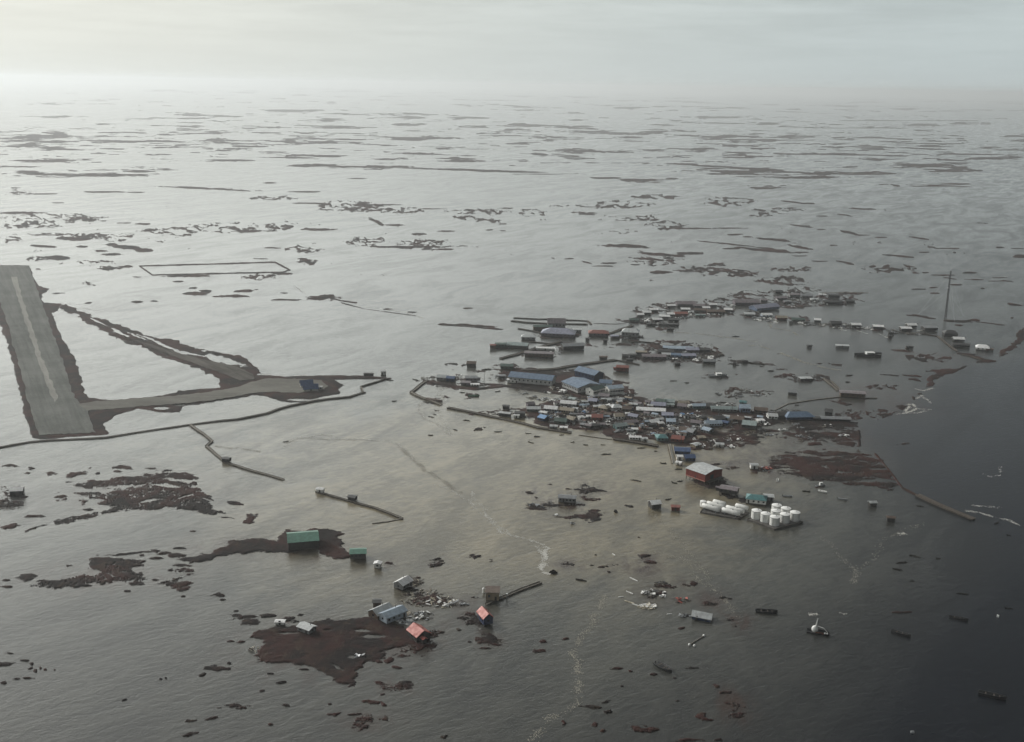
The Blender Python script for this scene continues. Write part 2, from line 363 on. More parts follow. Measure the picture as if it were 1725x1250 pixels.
RAGGED += A_([(70,335,95,50),(105,400,75,42),(400,350,50,28),(540,390,45,20),(1190,940,125,38),(1230,860,75,28),(20,290,40,20),(30,390,50,40),(1150,200,150,30),(640,260,160,30)])
BLOBS += B_([(1455,505,60,22),(1500,510,60,10),(1370,550,45,10,-20),(1545,468,16,8),(1635,327,28,10),(1560,318,28,8),(1585,118,20,8),(1480,10,38,12),(1240,20,18,6),(1500,40,18,6),(25,470,75,16,-3),(160,450,30,6),(200,502,20,8),(240,525,16,16),(270,505,12,12),(308,515,16,8),(370,515,8,5),(25,605,25,12),(110,578,28,8),(190,575,50,6),(835,718,20,7,-15),(1120,570,10,6),(1085,580,12,6),(1280,862,50,12,-5),(1405,845,60,13,-8),(1280,952,65,14,-3),(85,402,40,5),(215,475,15,8)])
RAGGED += B_([(1590,770,95,20)])
BLOBS += C_([(125,155,115,16),(165,182,70,22),(290,152,55,14),(500,145,25,7),(38,318,30,8),(112,326,28,10),(1035,460,28,14),(1103,450,24,20),(1165,500,28,12),(1050,605,38,12,15),(1215,610,45,22),(990,732,62,22,8),(1075,752,22,14),(720,815,45,10,-8),(870,815,70,12),(1080,845,30,18),(410,757,28,9,20),(248,655,20,9),(380,602,32,8,-8),(300,545,25,5),(305,888,25,7),(25,468,14,8),(10,505,25,8),(705,750,18,5),(520,513,35,7)])
RAGGED += C_([(410,180,75,22),(1160,640,110,28),(1090,690,45,16),(990,835,120,44),(920,895,75,34),(60,770,105,20),(1485,968,42,14),(1250,380,150,50)])
BLOBS += D_([(40,370,60,5),(465,320,28,10),(435,385,48,14),(610,305,26,12),(950,505,48,8),(1470,503,42,8),(1210,545,25,8),(1350,570,20,8),(890,730,50,8,-5),(780,770,80,13,5),(820,880,25,20),(860,925,18,12),(1690,668,35,8),(1570,855,40,5),(1355,725,28,6),(1450,992,85,10),(990,625,12,6),(1395,232,18,10),(1660,985,30,12),(1705,740,20,8),(1055,527,15,7)])
RAGGED += D_([(90,310,85,40),(1130,915,110,26),(1640,630,32,24),(1535,835,34,27),(900,795,28,18),(595,865,18,22)])
RAGGED += E_([(130,640,62,54)]); BLOBS += E_([(25,515,22,14),(85,548,40,8),(45,808,30,12),(1050,105,60,5)])
BLOBS += F_([(750,495,90,12,5),(760,535,60,14,10),(540,487,70,7,5),(650,270,90,12,5),(700,250,30,10),(1300,325,150,12,12),(1380,365,90,12),(1240,310,60,10),(740,690,16,20),(625,770,45,30),(790,655,25,8),(330,695,80,5),(150,550,30,7),(160,495,20,5),(50,395,60,10),(60,740,90,12,15),(500,840,60,10),(70,880,90,18)])
RAGGED += F_([(470,595,140,20),(890,330,170,34),(300,835,220,36),(420,840,130,22)])
BLOBS += G_([(500,605,110,12,3),(650,630,100,11,5),(950,660,200,18,4),(960,710,60,8,5),(1300,690,220,9,8),(1150,650,80,16),(500,310,90,7),(700,355,50,8),(660,295,40,8),(870,190,100,7,8),(760,155,60,7),(1090,125,80,9),(1140,205,140,7),(1430,183,80,8),(1480,220,80,9,8),(590,128,40,7),(460,122,30,7),(930,262,60,5),(1220,303,30,7),(1550,488,50,8,8),(1545,628,22,10)])
RAGGED += G_([(200,75,180,16,8)])
BLOBS += H_([(230,140,60,5),(520,130,110,8),(690,132,45,6),(1370,85,50,9),(1530,130,85,8),(1560,187,80,5),(300,185,40,4),(120,235,130,10),(725,292,35,8),(635,287,35,3),(1260,328,100,8),(1620,320,110,8),(370,365,100,16),(640,410,120,14,8),(730,425,45,14),(420,407,35,8),(215,405,55,7,5),(520,428,40,7),(570,445,65,11),(300,465,68,14),(640,507,35,9),(190,520,15,3),(305,642,32,5),(1360,413,60,5),(1320,468,40,4),(1530,470,30,7),(1010,645,80,12),(1170,655,90,8),(1250,630,55,8,-5),(1040,630,35,8),(980,615,25,7),(910,583,32,6),(690,685,35,8),(770,682,35,5),(445,690,25,6),(1640,665,95,14),(1440,675,80,5),(1435,642,28,6),(690,560,30,5),(930,555,140,8),(1420,545,60,8)])
RAGGED += H_([(90,130,110,34),(1000,110,190,11,2),(1200,120,130,9,2),(1380,160,110,14),(1690,205,70,30),(250,265,230,30),(150,300,140,16),(890,325,160,16),(1140,310,140,28),(1420,300,70,32,-12),(910,350,60,16),(50,370,70,18),(520,360,140,24),(250,345,140,8),(200,470,70,14),(560,515,55,14),(500,490,90,14),(475,592,50,10),(1535,420,80,24),(1590,485,70,16),(1310,560,70,16),(400,40,420,30),(640,20,220,30)])
BLOBS += I_([(80,62,45,4),(700,22,430,9,2),(1000,40,120,5),(1330,60,75,8),(150,195,150,5),(460,215,90,4),(830,212,45,4),(190,285,45,12,25),(290,298,65,8),(530,328,50,6),(385,343,40,9),(320,408,210,9),(520,420,40,6),(830,292,35,6),(750,322,25,5),(820,326,25,4),(1450,405,135,12,2),(1650,448,130,10,4),(1160,467,35,4),(1240,488,30,5,15),(1310,505,65,5),(1350,490,45,6),(1560,470,100,8,5),(1490,498,35,6),(1600,535,55,11),(640,718,30,4),(240,722,30,5),(350,737,25,5),(640,805,150,6,3),(760,820,60,4,5)])
RAGGED += I_([(80,205,110,30),(300,222,110,16),(690,232,140,20),(960,235,70,20),(700,268,150,14,6),(1390,195,150,22),(1300,200,220,8),(1550,260,70,18),(1400,265,100,12),(1640,300,90,26),(130,380,90,26),(430,395,130,30),(1600,480,120,24),(1600,155,110,14),(1560,70,160,22),(1250,240,80,8,6)])
BLOBS += J_([(70,315,90,5),(250,313,80,4),(270,345,40,8),(330,357,25,5),(460,372,85,9,6),(600,410,70,8,10),(590,435,45,4),(600,453,45,4),(250,395,260,5,6),(430,425,150,10,5),(240,418,60,6),(40,440,60,10),(540,180,60,6,5),(630,188,50,5),(900,215,70,6,3),(590,300,70,5,8),(700,320,25,4),(850,335,50,9,12),(910,348,40,4),(1000,360,30,4),(1200,362,55,6,8),(755,400,25,5),(830,247,45,5,8),(700,252,40,4),(1350,415,60,4),(1600,410,20,5),(1700,415,40,4),(1700,455,40,12),(1220,435,35,4),(1100,455,80,6,6),(700,480,55,5),(830,487,45,7,12),(1460,540,40,5),(1180,540,25,4),(1480,573,65,5),(1610,563,35,5),(1600,580,80,4),(1320,550,70,4),(1680,700,40,5,8),(1300,98,170,5,2),(1380,90,90,8),(1250,101,110,5)])
RAGGED += J_([(260,25,280,26),(420,105,150,20),(700,55,260,16),(1040,95,70,12,8),(240,180,110,26),(480,225,140,18),(400,240,60,16),(240,540,120,24),(100,520,120,22),(540,520,100,18),(1050,515,120,18),(470,575,90,14),(560,580,60,12),(1380,25,120,16),(170,500,40,10)])
RAGGED += Q_([(245,222,75,26),(730,145,80,20),(770,200,190,36),(640,240,70,20),(730,285,130,22),(440,345,110,34),(560,350,120,28),(250,375,100,40),(560,930,110,30),(930,940,80,16),(1320,838,95,16),(1380,900,60,22),(260,270,40,12)])
BLOBS += Q_([(600,468,170,26),(780,455,95,60),(810,400,80,14),(1140,366,55,14),(390,152,38,10),(815,832,14,6),(960,1000,16,8),(1250,660,18,6),(790,935,30,8)])
RAGGED += S_([(540,560,140,50),(630,440,80,34),(920,415,75,24),(1300,570,90,24),(1150,640,90,26),(460,100,100,16),(30,220,55,22),(510,185,50,10),(1490,895,85,20),(1390,830,60,30),(840,905,35,14),(860,610,110,24)])
RAGGED += P_([(300,105,60,18),(690,100,60,34),(650,60,60,10),(990,35,60,20),(1150,70,28,14),(520,400,130,60),(700,400,170,46),(800,440,160,30),(990,385,75,16),(980,560,90,40),(560,790,120,50),(480,250,90,44),(420,320,90,26),(1000,600,60,30),(660,690,70,40),(880,655,30,18),(890,560,20,8)])
BLOBS += P_([(1120,745,100,32),(190,935,40,14),(280,925,32,24),(360,985,28,12),(210,1125,45,16,12),(400,1130,65,28),(1560,840,58,14),(1600,765,36,10),(960,768,20,6)])
RAGGED += W_([(850,265,150,22),(600,300,60,18),(820,330,130,14),(1080,345,150,40),(1200,380,80,18)])
RAGGED += X2([(300,530,200,28),(600,400,320,60),(620,570,160,26),(540,615,140,16),(560,790,520,18),(640,780,200,34),(700,860,380,60),(1050,880,160,40),(480,930,240,40),(900,950,330,36),(1160,990,160,28),(1480,990,240,18),(1150,420,220,60),(1200,330,230,50)])
RAGGED += X3([(200,350,300,70),(560,330,260,60),(520,410,220,40),(900,360,330,60),(480,160,200,60),(700,270,180,50),(1060,400,180,26),(80,520,110,30),(430,560,90,26),(620,580,120,34),(830,610,80,18),(1050,640,130,24),(1250,670,120,26),(1480,690,130,26),(350,950,70,14),(160,1060,180,16,6),(1000,1080,120,12,6),(700,1220,260,40),(1130,290,280,12)])
RAGGED += X1([(800,560,190,44),(620,480,90,34),(260,690,170,24),(600,770,180,40),(900,690,170,50),(1240,560,80,26),(1590,590,110,30),(1180,670,90,20),(1300,690,90,14),(220,920,150,40),(130,1030,90,40)])
RAGGED += O_([(880,860,220,70),(1120,900,300,60),(1350,860,280,60),(1560,860,200,60),(1480,740,220,50),(1250,800,260,50),(820,760,160,50),(1650,740,160,40),(900,470,420,40),(640,480,200,60),(1300,520,200,40),(1420,340,130,50),(1240,150,130,40),(1200,680,300,40),(1350,620,220,50),(1600,660,160,60),(1640,360,100,24)])
RAGGED += N_([(70,410,130,36),(390,415,90,36),(480,700,260,60),(300,690,180,50),(620,660,120,40),(990,690,120,26),(840,255,80,22),(960,225,90,16),(520,240,50,26),(690,400,50,34),(1620,345,110,24),(260,80,240,14,6),(580,145,70,10),(1120,90,140,12,4),(1180,510,120,20,6),(800,900,300,60),(350,820,180,50),(940,970,90,24)])
RAGGED += T_([(520,340,330,40),(740,390,280,40),(360,540,100,44),(620,160,170,20),(620,200,80,20),(840,240,90,14),(600,290,60,30),(830,890,60,30),(740,500,90,26),(1050,700,330,24),(1300,700,260,60)])
RAGGED += W_([(560,480,220,70),(740,590,120,50),(1010,640,150,50),(1600,520,60,26)])
RAGGED += Y2([(600,505,130,24),(230,505,60,8),(1050,470,120,26),(1250,465,220,22),(740,430,130,14),(960,425,220,14),(300,470,420,12,3),(80,545,260,18),(1400,400,230,8),(300,400,400,14),(1150,490,60,14),(200,275,320,12),(480,295,300,10),(1300,350,160,10)])
RAGGED += Y1([(300,510,260,26),(60,540,160,20),(560,560,240,20),(1130,512,150,12),(1200,460,110,10),(1550,490,190,26),(1620,535,200,14),(950,280,260,12),(900,335,260,8),(1500,260,260,14),(1450,340,320,14),(1600,390,160,12),(360,435,190,7),(60,450,80,8),(340,290,140,6)])
BLOBS += Y3([(700,480,420,9,1),(240,545,300,10,3),(330,405,200,5),(560,408,130,4),(870,347,260,4),(1200,450,120,7,3),(1400,408,40,6),(1480,480,200,7),(1130,310,320,4)])
RAGGED += Y3([(200,575,200,22),(420,590,170,14),(800,575,260,24),(1250,540,240,22),(1350,570,140,16),(1500,500,180,16),(100,450,130,22),(700,430,300,16),(300,490,160,14),(1200,330,300,8),(300,320,300,10)])
BANKS += [(H_([(705,505),(1390,485),(1465,525),(1430,535),(770,550),(705,505)]), 1.7),
 ([(860,641),(900,648),(940,657),(975,668)], 2.6), ([(715,643),(760,650),(800,656),(850,650),(900,657),(950,664)], 3.2),
 (H_([(1640,660),(1725,680),(1800,690)]), 1.5), ([(575,510),(612,520),(655,526),(700,532)], 0.9),
 ([(740,547),(790,551),(838,555)], 1.0), ([(1000,545),(1035,546),(1055,545)], 0.5),
 ([(1475,765),(1500,795),(1520,822),(1545,835)], 2.0), ([(1446,727),(1448,750)], 3.0),
 (L_([(740,212),(1000,210),(1240,226)]), 1.2), (L_([(780,236),(1000,230),(1240,230)]), 1.0)]

HOLES = Z(0, 404, 2.559, [(950, 515, 95, 15, 12), (520, 400, 45, 5, 28), (700, 450, 120, 5, 22), (830, 492, 60, 4, 15), (325, 325, 16, 6, 10), (600, 420, 60, 3, 24), (690, 726, 32, 5), (775, 712, 16, 5), (1285, 690, 55, 5), (950, 690, 20, 5), (430, 355, 40, 3, 26), (1000, 570, 60, 3, 22)])
HOLES += A_([(1130, 275, 90, 9, 8), (940, 275, 60, 8, -14), (1010, 380, 60, 8, -10), (1250, 350, 60, 5, -20), (1180, 240, 70, 4, 10), (740, 305, 50, 6), (1400, 370, 40, 5, 15), (760, 880, 40, 5, 20), (880, 925, 40, 8, -25)])
HOLES += C_([(930, 250, 60, 8), (760, 500, 40, 6, 30), (420, 270, 60, 5), (1000, 290, 70, 12), (690, 250, 30, 4), (860, 430, 30, 10)])
VILLAGE = (7, 8, 9, 12, 13)
def build_land():
    xs = np.arange(-260, 1990, 1.15); ys = np.concatenate([np.arange(141, 330, 0.6), np.arange(330, 560, 0.8), np.arange(560, 1300, 1.1)])
    PX, PY = np.meshgrid(xs, ys)
    d = ray(PX, PY); t = -CAM_H / np.minimum(d[..., 2], -1e-4)
    WX = d[..., 0] * t; WY = d[..., 1] * t
    ok = (d[..., 2] < -0.0032)
    # ragged shore: noise at ground scale
    fine = np.zeros(PX.shape); sub = np.zeros(PX.shape)
    fine[ok] = fbm(WX[ok] / 16, WY[ok] / 16, 5, 11, 0.68); sub[ok] = fbm(WX[ok] / 62, WY[ok] / 62, 4, 31, 0.65)
    far = np.clip((330 - PY) / 120, 0, 1)
    sub2 = np.zeros(PX.shape); sub2[ok] = fbm(WX[ok] / 210, WY[ok] / 210, 4, 57)
    fine /= 0.5; sub /= 0.5; sub2 = sub2 / 0.5
    rag = 0.62 * fine + 0.75 * sub; rag = rag * (1 - far) + far * (0.95 * sub2 + 0.5 * sub)
    F = np.full(PX.shape, -1.0)
    # drift lines pull the shores out into streaks: warp the traced shapes and break them with streaky noise
    u, w_ = PX / 22.0, (PY + PX * np.where(PX < 800, 0.07, -0.06)) / 7.0
    WARPX = 15.0 * fbm(u * 0.7, w_, 5, 101, 0.62) * np.clip((PY - 150) / 500, 0.55, 1.2)
    WARPY = 5.0 * fbm(u, w_ * 0.7, 5, 131, 0.62) * np.clip((PY - 200) / 500, 0.25, 1.1)
    STREAK = fbm(u * 1.5, w_ * 2.0, 6, 151, 0.74) / 0.42 * 0.8 + 0.4 * fbm(PX / 60.0, PY / 16.0, 3, 171) / 0.5
    LINES = fbm(PX / 40.0, (PY - PX * 0.045 + 3 * fbm(PX / 30.0, PY / 20.0, 2, 12)) / 3.6, 4, 211, 0.6) / 0.42
    FARS = fbm(PX / 46.0, (PY - PX * 0.012) / 2.3, 5, 191, 0.7) / 0.42
    fk = np.clip((345 - PY) / 60, 0, 1); STREAK = STREAK * (1 - fk) + FARS * fk
    LACE = fbm((PX + WARPX) / 19.0, (PY + WARPY * 1.2 - PX * 0.05) / 5.2, 5, 251, 0.6) / 0.45
    PXw, PYw = PX + WARPX, PY + WARPY
    def window(x0, x1, y0, y1):
        i0, i1 = np.searchsorted(ys, [y0, y1]); j0, j1 = np.searchsorted(xs, [x0, x1]); return slice(i0, i1), slice(j0, j1)
    def merge(sl, v): F[sl] = np.maximum(F[sl], v)
    for ip, pts in enumerate(POLYS):
        gravel = ip >= len(POLYS) - 4
        px = [p[0] for p in pts]; py = [p[1] for p in pts]; wk = 1.0; amp = 0.55; cap = 0.8
        if gravel: wk, amp, cap = 0.35, 0.25, 1.2
        if ip in VILLAGE: amp, cap = 0.75, 0.5
        if ip in (7, 8, 9): amp, cap = 1.0, 0.45 if ip > 7 else 0.34
        if ip == len(POLYS) - 3: wk, amp, cap = 0.9, 0.7, 0.75
        sl = window(min(px) - 22, max(px) + 22, min(py) - 12, max(py) + 12); x, y = PX[sl] + WARPX[sl] * wk, PY[sl] + WARPY[sl] * wk
        # distances in a frame where the foreshortening is undone roughly
        k = 2.2; q = [(a, b * k) for a, b in zip(px, py)]
        dd = seg_dist(x, y * k, q, True); s = np.where(inside(x, y * k, q), dd, -dd)
        v = np.clip(s / 6.0, -1.3, cap)
        nz = 0.40 * STREAK[sl] + 0.80 * LINES[sl] if ip in (7, 8, 9) else STREAK[sl]
        crack = 1.5 if ip < 3 else (0.7 if ip in (7, 8, 9) else 0.0)
        merge(sl, v + amp * nz + 0.05 - crack * np.clip(1 - np.abs(LACE[sl]) / 0.16, 0, 1))
    for lst, amp, off in ((BLOBS, 0.55, 0.03), (RAGGED, 1.45, -0.40)):
        for b in lst:
            cx, cy, rx, ry = b[:4]; a = R(b[4]) if len(b) > 4 else 0.0
            if amp > 1: rx, ry = rx * 1.08, ry * 1.08
            else: rx, ry = rx * 0.92, ry * 0.86
            if cy < 480: ry *= 0.80
            if cy < 330: ry *= 0.75
            ry = max(ry, 0.6 if cy < 330 else 0.9)
            e = max(rx, ry) * 1.5 + 3; ev = (rx * abs(math.sin(a)) + ry) * 1.7 + 3
            sl = window(cx - e - 12, cx + e + 12, cy - ev - 5, cy + ev + 5); wk = np.clip(rx / 14, 0.2, 1); wy = np.clip(ry / 4, 0.15, 1); x, y = PX[sl] + wk * WARPX[sl] - cx, PY[sl] + wy * WARPY[sl] - cy
            u = (x * math.cos(a) + y * math.sin(a)) / rx; w = (-x * math.sin(a) + y * math.cos(a)) / ry
            rr = np.sqrt(u * u + w * w)
            if amp > 1 and 330 < cy < 700:
                merge(sl, np.clip((1 - rr) * 1.6, -1.2, 0.22) + 1.5 * (0.24 - np.abs(LACE[sl])) + 0.45 * STREAK[sl] - 0.06); continue
            merge(sl, np.clip((1 - rr) * (1.2 if amp < 1 else 1.0), -1.2, 0.8) + amp * STREAK[sl] * (1 if amp < 1 else np.clip(1.5 - rr, 0, 1)) + off)
    for pts, hw in BANKS:
        px = [p[0] for p in pts]; py = [p[1] for p in pts]
        sl = window(min(px) - 8, max(px) + 8, min(py) - 6, max(py) + 6)
        dd = seg_dist(PX[sl], PY[sl] * 1.4, [(a, b * 1.4) for a, b in zip(px, py)], False)
        merge(sl, np.clip((hw - dd) / 1.5, -1, 1) + 0.35 * fine[sl])
    for b in HOLES:
        cx, cy, rx, ry = b[:4]; a = R(b[4]) if len(b) > 4 else 0.0
        sl = window(cx - rx * 1.5 - 5, cx + rx * 1.5 + 5, cy - rx * .7 - ry * 2 - 3, cy + rx * .7 + ry * 2 + 3); x, y = PX[sl] + .5 * WARPX[sl] - cx, PY[sl] + .3 * WARPY[sl] - cy
        rr = np.hypot((x * math.cos(a) + y * math.sin(a)) / rx, (-x * math.sin(a) + y * math.cos(a)) / ry)
        F[sl] = np.minimum(F[sl], (rr - 1) * 1.3 + 0.5 * STREAK[sl])
    # a thin scatter of hummocks far out, where single patches merge to streaks
    cover = np.zeros(PX.shape); cover[ok] = fbm(WX[ok] / 1500, WY[ok] / 1500, 3, 71)
    farw = np.clip((318 - PY) / 50, 0, 1) * 1.0
    auto = 0.25 * sub2 + 1.0 * STREAK + 1.0 * cover - 0.64 - 0.5 * np.clip((420 - PX) / 420, 0, 1) * np.clip((230 - PY) / 60, 0, 1)
    F = np.where((farw > 0) & ok, np.maximum(F, auto * farw - (1 - farw)), F)
    midw = np.clip((PY - 300) / 40, 0, 1) * np.clip((520 - PY) / 60, 0, 1)
    F = np.where((midw > 0) & ok, np.maximum(F, (0.9 * STREAK + 0.6 * sub + 0.7 * cover - 1.35) * midw - (1 - midw)), F)
    F[~ok] = -1
    H = np.where(F > 0, 0.05 + 0.55 * np.tanh(F * 1.3) + 0.12 * np.clip(fine, 0, 1), 0.9 * F)
    H = np.clip(H, -0.8, 2.0)
    keep = H > -0.02
    qk = keep[:-1, :-1] | keep[1:, :-1] | keep[:-1, 1:] | keep[1:, 1:]
    n, m = PX.shape; i, j = np.nonzero(qk)
    Q = np.stack([i * m + j, (i + 1) * m + j, (i + 1) * m + j + 1, i * m + j + 1], -1)
    used, inv = np.unique(Q, return_inverse=True)
    h = H.ravel()[used]; V = np.stack([WX.ravel()[used], WY.ravel()[used], h], -1)
    ob = np_mesh('tundra_ground', V, inv.reshape(-1, 4), land_mat()); tag(ob, kind='structure')
    print('land faces', len(Q))
build_land()

# ------------------------------------------------------------------ airstrip and gravel roads (sheets lying on their embankment)
def gravel_mat(name, lo, hi, streak):
    m, t, p, o = new_mat(name)
    pos = t.node('ShaderNodeNewGeometry').outputs['Position']
    n1 = t.noise(pos, 0.02, 5, 0.6); n2 = t.noise(t.aniso(pos, *streak), 1.0, 6, 0.68, 0.3); n3 = t.noise(pos, 0.5, 4, 0.7)
    f = t.math('ADD', t.math('MULTIPLY', n1, 0.4), t.math('ADD', t.math('MULTIPLY', n2, 0.4), t.math('MULTIPLY', n3, 0.2)))
    t.put(p.inputs['Base Color'], t.mix(t.ramp(f, 0.35, 0.65), lo, hi)); p.inputs['Roughness'].default_value = 0.95
    p.inputs['Specular IOR Level'].default_value = 0.15
    return m
def sheet(name, outline, z, mat, kind='structure', drop=1.2, step=5.0):
    """a slab with its outline on the ground, sides running down into the embankment"""
    W = []
    n = len(outline)
    for i in range(n):
        a, b = outline[i], outline[(i + 1) % n]; L = math.hypot(b[0] - a[0], b[1] - a[1]); k = max(1, int(L / step))
        for q in range(k):
            f = q / k; p = at(a[0] + (b[0] - a[0]) * f, a[1] + (b[1] - a[1]) * f, z); W.append((p.x + random.Random(i * 99 + q).uniform(-.8, .8), p.y + random.Random(i * 77 + q).uniform(-1.2, 1.2)))
    bm = bmesh.new(); top = [bm.verts.new((x, y, z)) for x, y in W]; low = [bm.verts.new((x, y, z - drop)) for x, y in W]
    f = bm.faces.new(top)
    if f.normal.z == 0: f.normal_update()
    for i in range(len(W)):
        j = (i + 1) % len(W); bm.faces.new((top[j], top[i], low[i], low[j]))
    bmesh.ops.recalc_face_normals(bm, faces=bm.faces[:]); bmesh.ops.triangulate(bm, faces=[f])
    me = bpy.data.meshes.new(name); bm.to_mesh(me); bm.free(); me.materials.append(mat)
    return tag(link(bpy.data.objects.new(name, me)), kind=kind)
rw = at(60, 560) - at(20, 470); ang = math.atan2(rw.y, rw.x)
G1 = gravel_mat('runway_gravel', (0.080, 0.085, 0.078), (0.180, 0.187, 0.172), (ang, 90, 5))
G2 = gravel_mat('road_gravel', (0.11, 0.106, 0.094), (0.20, 0.195, 0.172), (0, 40, 10))
sheet('runway', K_([(-150,63),(178,63),(215,160),(262,300),(330,480),(385,640),(430,790),(462,880),(520,935),(540,960),(590,1095),(440,1104),(240,1112),(215,1050),(190,960),(160,840),(110,650),(55,450),(5,300),(-60,180)]), 0.82, G1)
G3 = gravel_mat('runway_centre_gravel', (0.20, 0.20, 0.18), (0.33, 0.325, 0.295), (ang, 70, 4))
sheet('runway_wheel_track', K_([(66,133),(106,133),(132,240),(196,430),(258,620),(320,780),(362,885),(340,910),(308,850),(262,730),(206,560),(150,390),(98,230)]), 0.835, G3, drop=0.01)
sheet('gravel_road', [(128,681),(160,676),(240,670),(300,666),(345,661),(400,652),(425,643),(450,637),(500,638),(540,640),(552,650),(545,658),(500,662),(460,660),(430,661),(395,668),(350,675),(300,680),(240,684),(180,689),(150,691)], 0.84, G2)
sheet('old_crosswind_runway', [(205,566),(255,580),(310,597),(360,609),(402,618),(425,630),(430,638),(405,641),(370,627),(320,609),(268,591),(225,574)], 0.80, gravel_mat('worn_gravel', (0.035, 0.030, 0.026), (0.13, 0.12, 0.105), (-0.9, 40, 3)))

# ================================================================== BUILDERS
rng = random.Random(7)
def metal_roof(name, c, rough=0.38, metal=0.0, rust=0.35):
    """ribbed sheet roofing: thin dark seams, rust and lichen blotches"""
    if name in MATS: return MATS[name]
    m, t, p, o = new_mat(name)
    tc = t.node('ShaderNodeTexCoord').outputs['Object']
    w = t.node('ShaderNodeTexWave', wave_type='BANDS', bands_direction='X'); w.inputs['Scale'].default_value = 1.6; t.l.new(tc, w.inputs[0])
    n = t.noise(tc, 0.45, 5, 0.65); n2 = t.noise(t.map(tc, (1.2, 0.3, 0.3)), 1.0, 5, 0.7)
    cc = t.mix(t.ramp(n, 0.3, 0.7), tuple(x * 0.72 for x in c), tuple(min(0.95, x * 1.15) for x in c))
    cc = t.mix(t.math('MULTIPLY', t.ramp(w.outputs['Fac'], 0.0, 0.25, 1, 0), 0.35), cc, tuple(x * 0.4 for x in c))
    cc = t.mix(t.ramp(n2, 0.56, 0.74, 0.0, rust), cc, (0.10, 0.065, 0.045))
    t.put(p.inputs['Base Color'], cc); p.inputs['Metallic'].default_value = metal
    t.put(p.inputs['Roughness'], t.ramp(n, 0.3, 0.7, rough + 0.15, rough - 0.08))
    MATS[name] = m; return m
def siding(name, c, dirt=(0.05, 0.042, 0.034)):
    if name in MATS: return MATS[name]
    m, t, p, o = new_mat(name)
    tc = t.node('ShaderNodeTexCoord').outputs['Object']
    w = t.node('ShaderNodeTexWave', wave_type='BANDS', bands_direction='Z'); w.inputs['Scale'].default_value = 1.3; t.l.new(tc, w.inputs[0])
    n = t.noise(t.map(tc, (1, 1, .3)), 0.8, 5, 0.65)
    cc = t.mix(t.ramp(n, 0.3, 0.7), tuple(x * 0.7 for x in c), tuple(min(.9, x * 1.12) for x in c))
    cc = t.mix(t.math('MULTIPLY', t.ramp(w.outputs['Fac'], 0, .3, 1, 0), 0.4), cc, tuple(x * 0.45 for x in c))
    cc = t.mix(t.ramp(t.noise(tc, 0.7, 5, 0.7), 0.55, 0.72, 0, 0.7), cc, dirt)
    t.put(p.inputs['Base Color'], cc); p.inputs['Roughness'].default_value = 0.75; p.inputs['Specular IOR Level'].default_value = 0.25
    MATS[name] = m; return m
ROOF = {k: metal_roof('roof_' + k, *v) for k, v in {
 'white': ((0.90, 0.90, 0.88), 0.34, 0.0, 0.1), 'pale': ((0.55, 0.57, 0.57), 0.34), 'grey': ((0.26, 0.27, 0.28), 0.42), 'mauve': ((0.22, 0.19, 0.20), 0.45),
 'dark': ((0.065, 0.065, 0.065), 0.5), 'brown': ((0.12, 0.085, 0.065), 0.6), 'tan': ((0.30, 0.26, 0.20), 0.55), 'blue': ((0.12, 0.18, 0.265), 0.45, 0, 0.1),
 'brightblue': ((0.20, 0.36, 0.60), 0.4), 'paleblue': ((0.38, 0.46, 0.54), 0.36, 0, 0.2), 'navy': ((0.05, 0.09, 0.19), 0.45), 'teal': ((0.075, 0.20, 0.205), 0.45, 0, 0.2),
 'green': ((0.09, 0.22, 0.165), 0.42, 0, 0.1), 'darkgreen': ((0.06, 0.10, 0.085), 0.5), 'red': ((0.42, 0.10, 0.075), 0.55, 0, 0.25), 'rust': ((0.23, 0.075, 0.055), 0.6),
 'lavender': ((0.34, 0.35, 0.44), 0.4), 'paleteal': ((0.32, 0.385, 0.38), 0.42)}.items()}
WALL = {k: siding('siding_' + k, v) for k, v in {
 'white': (0.72, 0.72, 0.69), 'grey': (0.22, 0.22, 0.22), 'pale': (0.45, 0.45, 0.44), 'tan': (0.30, 0.24, 0.17), 'brown': (0.10, 0.068, 0.048), 'dark': (0.045, 0.042, 0.04),
 'blue': (0.13, 0.17, 0.25), 'navy': (0.03, 0.045, 0.095), 'teal': (0.09, 0.16, 0.16), 'green': (0.07, 0.10, 0.08), 'red': (0.21, 0.042, 0.033), 'rust': (0.16, 0.05, 0.038), 'paleblue': (0.40, 0.46, 0.52), 'mauve': (0.14, 0.12, 0.135)}.items()}
GLASS = surf('window_glass', (0.018, 0.022, 0.028), 0.12, 0.3, 1.0, spec=0.6)
DOORM = {'dark': surf('door_dark', (0.035, 0.03, 0.028), 0.6), 'white': surf('door_white', (0.6, 0.6, 0.58), 0.5)}
TIMBER = surf('weathered_timber', (0.075, 0.062, 0.050), 0.85, 0.4, 1.2)
PLANKM = surf('deck_planks', (0.17, 0.155, 0.13), 0.8, 0.35, 0.8)
PALEWOOD = surf('fresh_lumber', (0.62, 0.56, 0.44), 0.7, 0.25, 1.0)
WHITEP = surf('white_paint', (0.80, 0.80, 0.78), 0.42, 0.08, 0.5, dirt=(0.45, 0.43, 0.38))
